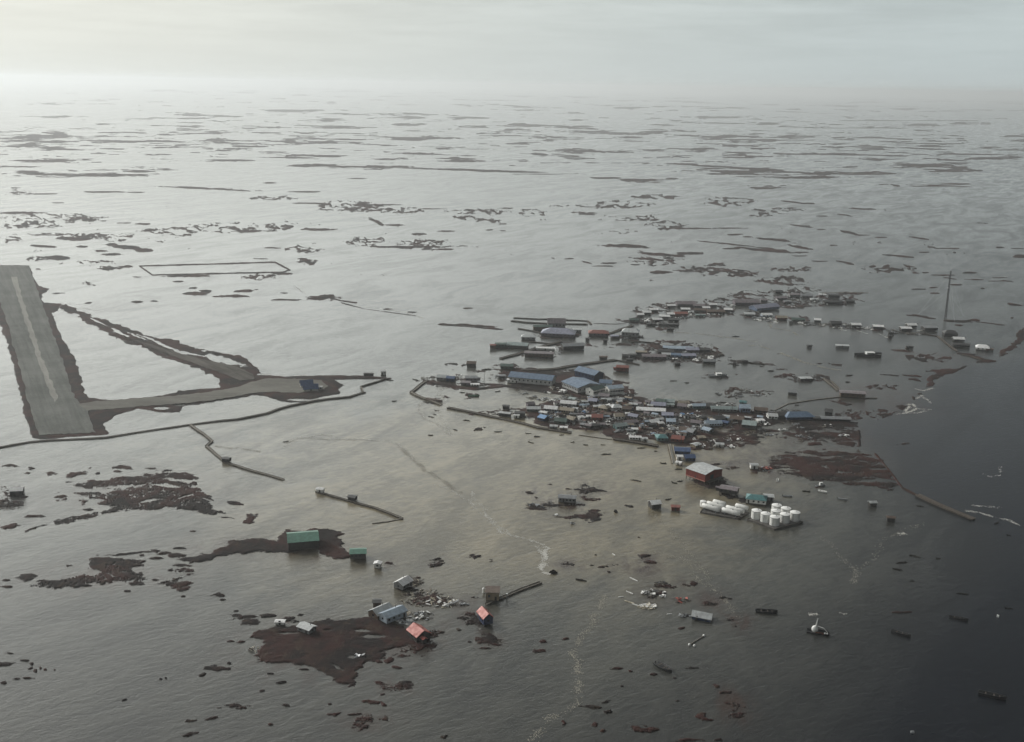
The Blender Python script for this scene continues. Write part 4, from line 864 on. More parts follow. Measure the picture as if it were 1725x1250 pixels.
house(*P_([(312, 572)])[0], 11.5, 6.5, 50, 'paleblue', 'paleblue', 'house with a shiny light blue metal roof on the brown island shore', h=3.0, rise=1.5, nwin=3)
house(*P_([(180, 470)])[0], 4, 4, 5, 'brown', 'dark', 'small dark shed behind the pale grey-roofed house', name='shed', cat='shed', h=2.6, rise=.5, nwin=0, pipe=False)
house(*P_([(535, 735)])[0], 8.8, 7.2, -52, 'dark', 'red', 'dark house with a broad bright red roof at the edge of the brown island', h=2.8, rise=1.9, nwin=2, porch=1)
house(*P_([(1102, 600)])[0], 8.2, 4.8, -72, 'navy', 'red', 'narrow dark house with a red roof below the boardwalk', h=3.4, rise=1.8, z0=.9, nwin=2)
house(*P_([(1165, 402)])[0], 6.5, 6, -4, 'tan', 'brown', 'boxy brown house with a flat roof beside the boardwalk end', h=4.2, rise=.35, z0=.8, nwin=1, shed=True, pipe=False)
p = at(*P_([(1090, 348)])[0]); t = thing('propane_tank', 'white upright propane tank left of the boxy brown house', 'tank', (p.x, p.y, 0))
bm = bmesh.new(); cyl(bm, (0, 0, -.3), (0, 0, 2.4), .7, 16); obj('shell', bm, WHITEP, t)
bm = bmesh.new(); cyl(bm, (0, 0, 2.4), (0, 0, 2.9), .7, 16, .15); obj('cap', bm, WHITEP, t)
house(*C_([(550, 258)])[0], 7, 5, -28, 'grey', 'pale', 'small grey hut with pale roof alone on the brown island', name='hut', cat='hut', h=2.0, rise=1.0, z0=.8, nwin=1)
house(*C_([(370, 208)])[0], 4.2, 2.4, 0, 'white', 'white', 'tiny flat white shed at the left end of the brown island', name='shed', cat='shed', h=1.2, rise=.3, z0=.5, nwin=0, pipe=False)
plank(*C_([(755, 262)])[0], 4.6, 8, 'orange plank lying on the brown island', surf('orange_board', (0.45, .16, .09), .7), 1.2)
debris(*C_([(915, 425)])[0], 2.4, 2.0, 'grey wreck of a small sled at the island shore', 14, ('steel', 'wood'))
debris(*C_([(185, 380)])[0], 2.6, 3.0, 'pale driftwood snag at the left tip of the brown island', 16, ('pale', 'wood'), size=.7)
debris(*P_([(730, 430)])[0], 8, 6, 'scattered white boards on the brown shoal between the houses', 40, ('pale', 'white', 'wood'), size=1.15)
debris(*P_([(870, 440)])[0], 5.5, 3.0, 'dark wreckage at the right end of the white boards', 22, ('dark', 'steel', 'wood'))
debris(*P_([(560, 545)])[0], 6.5, 4.0, 'dark junk heap right of the light blue-roofed house', 36, ('dark', 'steel', 'wood', 'white'), hgt=1.6)
debris(*P_([(420, 600)])[0], 4.2, 2.2, 'white scrap strewn just below the light blue-roofed house', 20, ('white', 'steel'))
debris(*P_([(425, 525)])[0], 1.6, 3.2, 'tan boards stacked behind the light blue-roofed house', 12, ('pale', 'tan'))
debris(*P_([(570, 395)])[0], 12, 10, 'litter of brown and tan sticks over the shoal', 110, ('wood', 'plank', 'tan', 'pale'), size=.6, hgt=.5)
debris(*P_([(640, 700)])[0], 3.0, 3.6, 'dark planks right of the broad red roof', 18, ('dark', 'wood'))
boardwalk([P_([(1110, 452)])[0], P_([(1250, 395)])[0], P_([(1420, 325)])[0], P_([(1580, 265)])[0]], 'grey boardwalk with two rails leading from the boxy brown house', 2.6, .9)
p = at(*P_([(1287, 400)])[0]); t = thing('post', 'stout pale post on the boardwalk by the boxy brown house', 'post', (p.x, p.y, 0))
bm = bmesh.new(); cyl(bm, (0, 0, -.6), (0, 0, 2.6), .28, 10); obj('shaft', bm, STEEL, t)
bm = bmesh.new(); box(bm, 0, 0, 2.75, .9, .9, .3); obj('cap', bm, WHITEP, t)

house(*A_([(118, 332)])[0], 7.5, 5.5, 5, 'dark', 'white', 'white-roofed cabin at the left edge of the flood', name='cabin', cat='cabin', h=2.6, rise=1.2)
debris(*A_([(60, 410)])[0], 8, 7, 'dark wreckage in front of the left-edge cabin', 40, ('dark', 'wood'))
house(*Q_([(550, 318)])[0], 11, 5.5, -12, 'grey', 'grey', 'long dark grey house on the small marsh south of the village', h=2.7, rise=1.0, nwin=4)
house(*Q_([(1395, 378)])[0], 6, 6, 22, 'dark', 'white', 'dark hut with a white roof, left of the red-brown box', name='hut', cat='hut', h=3.0, rise=1.2, nwin=1)
house(*Q_([(1597, 402)])[0], 5, 3, 0, 'rust', 'rust', 'small red-brown container box standing in open water', name='container_box', cat='container', h=2.2, rise=.25, z0=.4, nwin=0, shed=True, pipe=False)
clump(*Q_([(410, 1010)])[0], 1.6, 'dark upright stump beside the foam streak', 1.2, h=1.6)
clump(*Q_([(1020, 418)])[0], 1.0, 'short dark stump left of the white-roofed dark hut', .9, h=1.5)
debris(*Q_([(595, 532)])[0], 2.2, 1.2, 'small raft of sticks below the brown marsh patch', 12, ('wood', 'steel'), size=.6)
debris(*Q_([(445, 452)])[0], 1.3, 1.0, 'white barrel-like scrap at the left tip of the marsh patch', 6, ('white',), size=.7)
debris(*Q_([(210, 355)])[0], 3.5, 3.0, 'dark wreckage at the left end of the small marsh', 24, ('dark', 'steel', 'wood'))
debris(*Q_([(300, 375)])[0], 2.2, 1.8, 'navy junk beside the small marsh wreckage', 10, ('dark',))

# floating wreck field in the open water
house(*S_([(1065, 800)])[0], 9, 6, -22, 'navy', 'pale', 'wrecked house with a torn pale grey roof sitting low in the water', name='wrecked_house', cat='house', h=1.6, rise=1.3, z0=.2, nwin=1, pipe=False, tilt=R(4), piles=False)
debris(*S_([(870, 775)])[0], 4.5, 1.4, 'grey wreckage trailing left of the torn grey roof', 18, ('steel', 'dark'), size=.8)
debris(*S_([(545, 530)])[0], 6.5, 4.2, 'black and white wreck of a collapsed shed', 46, ('dark', 'wood', 'white'), hgt=2.4)
debris(*S_([(620, 420)])[0], 3.2, 3.2, 'dark tangle of boards above the collapsed shed', 22, ('dark', 'wood'))
debris(*S_([(470, 672)])[0], 4.2, 2.6, 'bright yellow-white raft of broken lumber', 60, ('pale', 'white'), size=1.0, hgt=.8)
debris(*S_([(850, 600)])[0], 3.6, 2.6, 'red sheet wreckage between the collapsed shed and the torn roof', 16, ('red', 'wood', 'dark'))
for q, L, yw, lab in (((312, 370), 5.4, -50, 'white board drifting highest above the yellow raft'), ((265, 516), 4.6, -46, 'white board drifting midway left of the collapsed shed'), ((172, 566), 2.6, 6, 'shortest white board, left end of the drifting lumber'),
                      ((262, 622), 5.6, -35, 'long white pole trailing left of the yellow raft'), ((335, 655), 4.0, -38, 'white board touching the yellow raft'), ((708, 755), 2.4, 10, 'short white board left of the grey wreckage'), ((90, 95), 2.6, -62, 'lone white sliver of wood in the upper open water')):
    plank(*S_([q])[0], L, yw, lab, WHITEP if 'pole' not in lab else PALEWOOD, .42)
p0, p1 = S_([(930, 1100)])[0], S_([(1090, 1000)])[0]
t = thing('floating_pipe', 'pale pipe with white floats at both ends drifting alone', 'pipe', at(*p0)); v = at(*p1) - at(*p0)
bm = bmesh.new(); cyl(bm, (0, 0, .2), (v.x, v.y, .25), .25, 8); obj('tube', bm, PLANKM, t)
for f in (0.0, .12, 1.0):
    bm = bmesh.new(); bmesh.ops.create_icosphere(bm, subdivisions=2, radius=.62, matrix=Matrix.Translation((v.x * f + (1.2 if f == .12 else 0), v.y * f - (2.0 if f == .12 else 0), .4))); obj('float', bm, WHITEP, t, smooth=True)
# boats and wrecks on the right
boat(*E_([(300, 104)])[0], 10.5, -8, 'dark', 'dark open barge lying left of the white boat wreck', name='barge', beam=3.4, seats=True)
boat(*E_([(1045, 226)])[0], 9.0, -38, 'dark', 'black skiff right of the white boat wreck', beam=2.6)
boat(*E_([(1365, 142)])[0], 8.5, -26, 'dark', 'dark skiff with a pale bow near the right edge', beam=2.2)
boat(*E_([(1550, 570)])[0], 11.0, -28, 'dark', 'black skiff lowest at the right corner', beam=3.2)
boat(*D_([(1275, 505)])[0], 10.0, -52, 'dark', 'dark waterlogged barge at the bottom centre-right', name='barge', beam=4.2, seats=True)
def wreck():
    p = at(*Z(1260, 980, 6.58, [(765, 575)])[0]); t = boat(*Z(1260, 980, 6.58, [(775, 570)])[0], 10.5, -18, 'dark', 'wrecked fishing boat with white mast and wheelhouse on black hull', name='fishing_boat', beam=3.6, seats=False, roll=R(12))
    bm = bmesh.new(); bmesh.ops.create_uvsphere(bm, u_segments=16, v_segments=10, radius=1.5, matrix=Matrix.Translation((-1.6, .3, 2.0)) @ Matrix.Diagonal((1, .9, 1.25, 1))); obj('wheelhouse', bm, WHITEP, t, smooth=True)
    bm = bmesh.new(); cyl(bm, (-1.2, .3, 2.6), (-.6, .5, 8.2), .38, 10, .16); obj('mast', bm, WHITEP, t)
    bm = bmesh.new(); cyl(bm, (-1.0, .3, 4.0), (2.6, -.2, 3.6), .17, 8); cyl(bm, (2.6, -.2, 3.6), (4.4, -.3, 1.4), .15, 8); obj('boom', bm, WHITEP, t)
    bm = bmesh.new(); cyl(bm, (-.7, .5, 7.4), (4.6, 0, 1.6), .05, 5); obj('rigging', bm, DARKST, t)
    for x in (3.2, 4.3):
        bm = bmesh.new(); bmesh.ops.create_icosphere(bm, subdivisions=2, radius=.42, matrix=Matrix.Translation((x, -1.2, 1.5))); obj('buoy', bm, WHITEP, t, smooth=True)
    bm = bmesh.new(); box(bm, .8, -1.3, 1.2, 3.8, .3, .8); obj('winch', bm, RUSTST, t)
wreck()
plank(*E_([(1580, 128)])[0], 1.2, 60, 'white float near the right edge of the water', WHITEP, 1.0, name='float', cat='float', h=.8)
plank(*E_([(1107, 770)])[0], 1.3, 0, 'pale float at the bottom right of the water', STEEL, .9, name='float', cat='float', h=.6)
house(*Z(1200, 780, 3.286, [(885, 236)])[0], 4, 3, 10, 'dark', 'pale', 'dark hut with a pale roof in open water right of the tanks', name='hut', cat='hut', h=2.2, rise=.6, z0=.2, nwin=0, pipe=False)
house(*Z(1200, 780, 3.286, [(986, 322)])[0], 4.5, 3, -8, 'dark', 'brown', 'dark box hut farthest right in open water below the others', name='hut', cat='hut', h=2.4, rise=.5, z0=.2, nwin=0, pipe=False)
boat(*Z(1200, 780, 3.286, [(415, 186)])[0], 6, -8, 'grey', 'small grey skiff above the upright white tanks')
boat(*Z(1200, 780, 3.286, [(610, 160)])[0], 6, -35, 'white', 'white skiff aground at the marsh edge right of the tanks', roll=R(10))
boat(*Z(1200, 780, 3.286, [(598, 128)])[0], 6.5, 15, 'grey', 'pale workboat with cabin just above the white skiff', cabin='white', seats=False)
boat(*Z(1200, 780, 3.286, [(360, 96)])[0], 5, 75, 'white', 'small white boat standing bow-up right of the red warehouse')
boat(*Z(1200, 780, 3.286, [(720, 203)])[0], 6, -25, 'grey', 'grey skiff rightmost along the marsh edge line')
house(*W_([(975, 345)])[0], 5, 4, 8, 'white', 'pale', 'small white shed by the red wreckage at the marsh edge', name='shed', cat='shed', h=2.6, rise=.6, nwin=0, pipe=False)
debris(*W_([(1095, 350)])[0], 5.5, 5, 'red machinery wreckage at the marsh edge', 36, ('rust', 'red', 'dark', 'steel'), hgt=2.4)
boat(*O_([(1245, 160)])[0], 16, 3, 'grey', 'grey raft-like barge adrift north of the village', name='barge', beam=6, cabin='white', seats=False)

# ================================================================== THE FLOODED VILLAGE
def row(conv, items, **common):
    for it in items:
        (x, y, L, W, yaw, wall, roof, label) = it[:8]; k = dict(common); k.update(it[8] if len(it) > 8 else {})
        (px, py), = conv([(x, y)]); house(px, py, L, W, yaw, wall, roof, label, **k)
NP = dict(pipe=False)
SH = dict(name='shed', cat='shed', h=2.0, rise=.5, nwin=0, pipe=False)
# ---- around and in front of the school
row(T_, [
 (430, 335, 9, 5, -4, 'grey', 'pale', 'flat pale grey house nearest the left end of the village road', NP),
 (525, 345, 7, 6, -6, 'navy', 'navy', 'navy-roofed house between the flat pale house and the white scrap', NP),
 (752, 340, 10, 7, -6, 'mauve', 'grey', 'grey gabled house beside the tall lone utility pole', dict(porch=1)),
 (790, 400, 7, 4, -4, 'white', 'white', 'flat white trailer below the grey gabled house', dict(h=1.4, rise=.3, nwin=2, pipe=False)),
 (690, 385, 8, 6, -8, 'mauve', 'mauve', 'low mauve shed left of the flat white trailer', SH),
 (752, 180, 8, 6, 0, 'dark', 'brown', 'dark brown box house alone in the water northwest of the school', NP),
 (1135, 655, 5, 4, -10, 'dark', 'dark', 'small dark hut behind the dike left of the village core', dict(h=2.4, rise=.5, nwin=0, pipe=False)),
 (1125, 730, 9, 4, -16, 'dark', 'pale', 'pale flat-roofed shed lying along the dike', SH),
 (1290, 735, 7, 5, -12, 'dark', 'dark', 'black hut by the white post at the dike', dict(h=2.8, rise=.6, nwin=1)),
 (1250, 755, 4, 2.5, -6, 'white', 'white', 'small white box by the black hut at the dike', SH)])
boat(*T_([(345, 560)])[0], 15, -28, 'brown', 'overturned brown barge beside the bent boardwalk', name='barge', beam=6, seats=False, roll=R(172), z=1.3)
boat(*T_([(775, 512)])[0], 9, -6, 'green', 'green skiff adrift south of the school road')
debris(*T_([(290, 315)])[0], 8, 7, 'olive brush heap at the corner of the bent boardwalk', 34, ('wood', 'plank'), hgt=1.8)
debris(*T_([(630, 295)])[0], 6, 7, 'white-speckled scrap heap left of the lone utility pole', 26, ('white', 'dark'), size=.6)
debris(*T_([(1090, 300)])[0], 7, 8, 'dark junk left of the long school hall', 36, ('dark', 'wood', 'steel'), hgt=2.4)
row(X1, [
 (225, 930, 12, 8, -2, 'green', 'darkgreen', 'dark green shed behind the long school hall', NP),
 (292, 1085, 10, 4, -4, 'white', 'white', 'white trailer in front of the left end of the long school hall', dict(h=2.2, rise=.4, nwin=2, pipe=False)),
 (165, 1035, 6, 5, -5, 'dark', 'grey', 'dark shed left of the white school trailer', SH),
 (1505, 955, 11, 7, -10, 'rust', 'rust', 'rust-red house alone in the water right of the school', dict(h=3.4, rise=1.0, porch=-1)),
 (1290, 825, 7, 5, -6, 'dark', 'brown', 'low brown shed in the water behind the school road bend', SH),
 # lagoon-side cluster behind the school
 (795, 562, 34, 16, -9, 'mauve', 'lavender', 'big blue-grey hipped hall, largest roof behind the school', dict(h=3.2, rise=4.0, hip=9, nwin=8, pipe=False, wside=0)),
 (770, 470, 19, 11, -4, 'grey', 'mauve', 'grey block rising behind the big blue-grey hall', dict(h=5, rise=3.5, nwin=4, pipe=False)),
 (620, 492, 19, 8, 6, 'brown', 'darkgreen', 'olive shed left of the big blue-grey hall', NP),
 (1000, 520, 8, 6, 5, 'grey', 'pale', 'small grey shed right of the big blue-grey hall', SH),
 (190, 690, 17, 8, -3, 'green', 'darkgreen', 'long dark green box building far left of the school lagoon', dict(h=3.0, rise=.5, nwin=5, pipe=False)),
 (345, 695, 20, 9, -10, 'dark', 'paleteal', 'pale green-roofed building touching the long dark green box', dict(h=2.6, rise=1.8, nwin=4, pipe=False)),
 (462, 605, 14, 8, -4, 'grey', 'pale', 'light grey hip-roofed house above the pale green roof', dict(hip=3)),
 (68, 705, 6, 5, 0, 'brown', 'rust', 'small brown hut at the far left of the lagoon buildings', dict(h=3, rise=.5, nwin=0, pipe=False)),
 (580, 795, 27, 8, -5, 'brown', 'mauve', 'long brown flat-roofed building beside the lagoon road', dict(h=3.2, rise=.8, nwin=7, pipe=False)),
 (650, 725, 18, 6, -4, 'pale', 'white', 'white-roofed shed directly behind the long brown building', SH),
 (950, 710, 21, 9, 14, 'dark', 'grey', 'long grey-roofed building at the right end of the lagoon road', dict(h=3.4, rise=1.6, nwin=5, pipe=False)),
 (1238, 560, 20, 12, -3, 'mauve', 'rust', 'low reddish domed building beside the diagonal causeway', dict(h=2.8, rise=2.0, hip=5, nwin=4, pipe=False)),
 (1592, 580, 18, 12, -6, 'grey', 'pale', 'pale grey house on dark base at the head of the diagonal causeway', dict(h=4.5, rise=2.6, z0=2.0, hip=4, nwin=4)),
 (1415, 590, 8, 6, 4, 'mauve', 'lavender', 'lavender shed between the reddish dome and the causeway house', SH),
 (1445, 590, 5, 4, 0, 'dark', 'dark', 'black shed beside the lavender shed', SH),
 (1115, 620, 4, 4, 0, 'dark', 'dark', 'tiny dark hut left of the reddish domed building', SH),
 (1312, 635, 4, 4, 0, 'dark', 'dark', 'tiny dark hut below the reddish domed building', SH),
 (1535, 805, 6, 5, 0, 'dark', 'dark', 'left dark hut north of the rust-red house', SH),
 (1620, 800, 7, 5, 0, 'dark', 'dark', 'right dark hut north of the rust-red house', SH),
 (1580, 850, 6, 5, 0, 'dark', 'dark', 'lowest dark hut just above the rust-red house', SH)])
debris(*X1([(745, 745)])[0], 8, 12, 'white wreckage at the right end of the long brown building', 34, ('white', 'steel', 'dark'), hgt=2.5)
debris(*X1([(860, 640)])[0], 12, 14, 'dark wreckage at the crossing of the lagoon roads', 44, ('dark', 'wood'), hgt=2.0)
debris(*X1([(740, 1150)])[0], 5, 8, 'tan junk heap in front of the square school block', 30, ('tan', 'white', 'wood'), hgt=2.2)
debris(*X1([(840, 1185)])[0], 4, 7, 'grey and white vehicles piled at the left corner of the school block', 20, ('white', 'steel', 'dark'), hgt=2.0)
debris(*X1([(1560, 1200)])[0], 9, 10, 'pale rubble at the right end of the teacher housing', 40, ('white', 'dark', 'wood'), hgt=1.8)
# ---- village core
JOG[0] = 24; SHR[:] = [.74, 1.0]; HSC[0] = .78
row(U_, [
 (255, 610, 14, 6, -18, 'green', 'pale', 'long house with pale grey roof, leftmost in the village core', dict(nwin=4)),
 (450, 608, 14, 6, -14, 'grey', 'white', 'long house with white roof, second from the left of the core', dict(nwin=4)),
 (220, 560, 8, 5, -8, 'mauve', 'mauve', 'low mauve house behind the leftmost pale roof', NP),
 (625, 625, 17, 7, -6, 'tan', 'tan', 'long tan house right of the long white roof', dict(nwin=5)),
 (368, 710, 9, 7, -20, 'navy', 'brightblue', 'navy house with a bright blue roof', {}),
 (560, 745, 12, 7, -6, 'green', 'darkgreen', 'dark grey-green house right of the bright blue roof', {}),
 (678, 725, 9, 7, -12, 'grey', 'tan', 'small house with tan-grey roof above the dike', {}),
 (645, 550, 16, 6, -10, 'grey', 'white', 'torn white-roofed house behind the long tan house', dict(nwin=3)),
 (812, 578, 4, 4, 0, 'white', 'white', 'small white box between the torn white roof and the tan hip roof', SH),
 (915, 520, 10, 7, -24, 'mauve', 'lavender', 'purple-grey gabled house below the white apartment block', {}),
 (1035, 465, 12, 7, -10, 'mauve', 'mauve', 'mauve house in front of the teacher housing', {}),
 (1150, 510, 18, 5, -4, 'grey', 'pale', 'long flat pale grey building below the teacher housing', dict(nwin=6, rise=.7)),
 (1040, 600, 9, 8, -12, 'tan', 'tan', 'tan hip-roofed house in the middle of the core', dict(hip=3)),
 (1170, 590, 11, 8, -8, 'grey', 'pale', 'light grey hip-roofed house right of the tan hip roof', dict(hip=3)),
 (960, 700, 11, 8, -18, 'rust', 'rust', 'red-brown roofed house in the middle of the core', {}),
 (1200, 690, 10, 7, -6, 'white', 'tan', 'tan-roofed house with a white end wall', {}),
 (1360, 690, 9, 7, -36, 'grey', 'lavender', 'grey gabled house tilted beside the white box', dict(tilt=R(3))),
 (1295, 660, 4, 3.5, -20, 'white', 'white', 'bright white box left of the tilted grey gable', SH),
 (1555, 625, 22, 7, -8, 'dark', 'white', 'longest white roof of the core with torn edge', dict(nwin=6)),
 (1650, 570, 14, 6, -5, 'mauve', 'lavender', 'lavender-roofed house behind the longest white roof', dict(nwin=4)),
 (1580, 755, 10, 6, -4, 'dark', 'white', 'black house with a clean white roof right of the tilted grey gable', {}),
 (1215, 800, 14, 6, 24, 'teal', 'paleteal', 'teal-grey house set diagonally near the dike', dict(nwin=3)),
 (1335, 760, 12, 6, 10, 'mauve', 'mauve', 'grey-purple house touching the diagonal teal-grey house', {}),
 (1380, 925, 12, 4, -8, 'white', 'white', 'long white building on the southern dike', dict(h=2.2, rise=.5, nwin=3, pipe=False)),
 (1485, 940, 5, 4, -6, 'pale', 'pale', 'small pale box at the end of the southern dike', SH),
 (720, 605, 5, 4, -10, 'white', 'pale', 'little pale shed right of the long tan house', SH),
 (775, 700, 5, 4, 10, 'white', 'white', 'little white shed right of the tan-grey roof', SH),
 (870, 690, 6, 4, -20, 'pale', 'white', 'white lean-to left of the red-brown roof', SH),
 (830, 785, 9, 4, -6, 'dark', 'grey', 'low grey shed below the red-brown roof', SH),
 (960, 580, 9, 4, -8, 'tan', 'pale', 'pale shed left of the tan hip roof', SH),
 (1080, 665, 7, 5, -10, 'brown', 'brown', 'brown hut below the tan hip roof', SH),
 (1010, 780, 8, 4, -10, 'grey', 'mauve', 'mauve shed left of the diagonal teal-grey house', SH),
 (690, 495, 8, 5, -10, 'pale', 'paleteal', 'pale green shed at the foot of the school road', SH),
 (590, 405, 6, 3, -24, 'white', 'white', 'white van-like box at the corner of the square school block', SH),
 (1360, 555, 9, 5, -4, 'grey', 'pale', 'pale flat shed left of the lavender roof', SH),
 (1290, 610, 9, 6, -10, 'brown', 'brown', 'brown house between the light grey hip roof and the white box', {}),
 (480, 800, 7, 4, -16, 'grey', 'pale', 'pale shed on the dike right below the bright blue roof', SH),
 (590, 815, 7, 4, -12, 'tan', 'white', 'white-topped shed on the dike below the grey-green house', SH)])
row(O_, [
 (618, 860, 11, 9, -14, 'teal', 'teal', 'house with a teal hip roof near the foot of the red-and-white house', dict(hip=3.5)),
 (805, 875, 13, 8, -34, 'rust', 'rust', 'house with a faded red roof above the navy roofs', {}),
 (850, 1010, 15, 9, -20, 'navy', 'navy', 'big navy-roofed building right of the twin pipes', dict(h=3.0)),
 (930, 1085, 9, 7, -20, 'navy', 'navy', 'smaller navy-roofed house between the big navy roof and the red warehouse', {}),
 (820, 1085, 5, 4, -10, 'white', 'white', 'white shed at the lower end of the twin pipes', dict(name='shed', cat='shed', h=3.2, rise=.6, nwin=0, pipe=False)),
 (815, 1140, 4.5, 3.5, -10, 'white', 'white', 'smaller white box just above the red warehouse', SH),
 (618, 460, 10, 7, -6, 'green', 'darkgreen', 'dark teal house in the northern row, left of the pale teal roof', {}),
 (585, 495, 15, 5, -3, 'mauve', 'lavender', 'lavender row house in front of the dark teal house', dict(nwin=4)),
 (705, 465, 11, 6, -4, 'teal', 'paleteal', 'pale teal-roofed house in the northern row', {}),
 (708, 495, 10, 4, -3, 'pale', 'paleteal', 'pale green low shed in front of the pale teal roof', SH),
 (860, 480, 11, 6, -4, 'tan', 'tan', 'tan house in the middle of the northern row', {}),
 (850, 515, 9, 5, -5, 'mauve', 'mauve', 'purple house in front of the tan northern-row house', {}),
 (940, 505, 6, 4, 0, 'white', 'white', 'white shed between the purple house and the light teal roof', SH),
 (1050, 510, 18, 6, -3, 'teal', 'paleblue', 'long light blue-roofed house at the centre of the northern row', dict(nwin=5)),
 (1160, 515, 8, 6, -3, 'dark', 'dark', 'dark house at the right end of the long light blue roof', {}),
 (1310, 545, 20, 5, -3, 'grey', 'paleteal', 'long pale green-roofed house at the right of the northern row', dict(nwin=6)),
 (1540, 550, 10, 8, -6, 'blue', 'paleblue', 'tall pale blue house with dark top, right of the northern row', dict(h=4.6, rise=1.6, nwin=3)),
 (1525, 465, 7, 5, -4, 'teal', 'teal', 'teal shed behind the tall pale blue house', SH),
 (685, 610, 12, 8, -10, 'blue', 'lavender', 'blue-lavender house right of the longest white roof', {}),
 (722, 680, 9, 8, -20, 'paleblue', 'paleblue', 'pale blue gabled house below the blue-lavender house', {}),
 (1240, 650, 12, 7, -4, 'dark', 'dark', 'dark house in the inner pond, left of the grey-white one', {}),
 (1350, 640, 9, 6, -6, 'grey', 'pale', 'grey house with a pale roof between two dark ones in the pond', {}),
 (1458, 655, 13, 8, -6, 'brown', 'brown', 'dark brown house right of the pale-roofed pond house', {}),
 (1595, 720, 14, 10, -8, 'dark', 'paleteal', 'black-walled house with a wide pale green-grey roof', dict(h=3.2, rise=1.6)),
 (1190, 705, 16, 6, -5, 'paleblue', 'paleblue', 'long light blue house below the dark pond house', dict(nwin=5)),
 (1320, 690, 8, 5, -5, 'navy', 'navy', 'navy shed at the right end of the long light blue house', SH),
 (1130, 780, 9, 7, -30, 'grey', 'paleblue', 'pale blue gable turned sideways east of the navy roofs', {}),
 (1265, 935, 8, 4, -10, 'white', 'pale', 'pale wreck of a shed on the brown marsh', SH),
 (1000, 940, 8, 5, 10, 'tan', 'pale', 'pale collapsed shed at the marsh edge right of the big navy roof', SH),
 (1100, 635, 9, 4, 0, 'dark', 'dark', 'low dark shed in the pond left of the dark house', SH),
 (965, 640, 5, 4, 0, 'dark', 'dark', 'lone dark box in the pond', SH),
 (880, 780, 9, 6, -14, 'brown', 'brown', 'brown house behind the faded red roof', {}),
 (1000, 700, 10, 5, -8, 'dark', 'mauve', 'low mauve house at the pond south shore', {}),
 (950, 800, 8, 6, -20, 'grey', 'grey', 'grey house east of the faded red roof', {}),
 (1060, 860, 7, 5, 10, 'brown', 'tan', 'tan hut on the marsh east of the faded red roof', SH)])
row(N_, [
 (750, 685, 22, 12, 6, 'navy', 'blue', 'broad blue-roofed building alone at the east end of the village', dict(h=2.6, rise=2.4, hip=5, nwin=5)),
 (1092, 650, 8, 6, 0, 'dark', 'dark', 'dark house with a raised top near the east shore', dict(h=3.4, rise=1.6, nwin=1)),
 (690, 425, 9, 6, -4, 'dark', 'grey', 'lone small dark house in the eastern water', {}),
 (1352, 447, 20, 8, -10, 'brown', 'mauve', 'large flat grey-brown building at the end of the twin walkway', dict(h=4.0, rise=.5, nwin=4, pipe=False)),
 (830, 265, 15, 6, -2, 'dark', 'pale', 'low dark shed with pale top north of the lone dark house', SH),
 (1165, 715, 22, 6, -3, 'dark', 'grey', 'long dark barracks with grey roof on the east marsh', dict(h=2.2, rise=.8, nwin=6)),
 (980, 705, 13, 6, -4, 'dark', 'dark', 'dark shed left of the long barracks', SH),
 (460, 690, 10, 6, -10, 'white', 'white', 'white house amid rubble left of the broad blue roof', dict(tilt=R(4))),
 (330, 735, 7, 5, -10, 'white', 'white', 'small white shed below the white rubble house', SH),
 (580, 680, 10, 7, -6, 'dark', 'dark', 'dark house just left of the broad blue roof', {}),
 (340, 625, 13, 6, -3, 'brown', 'brown', 'brown house above the white rubble house', {})])
JOG[0] = 8; SHR[:] = [.80, .88]; HSC[0] = .66
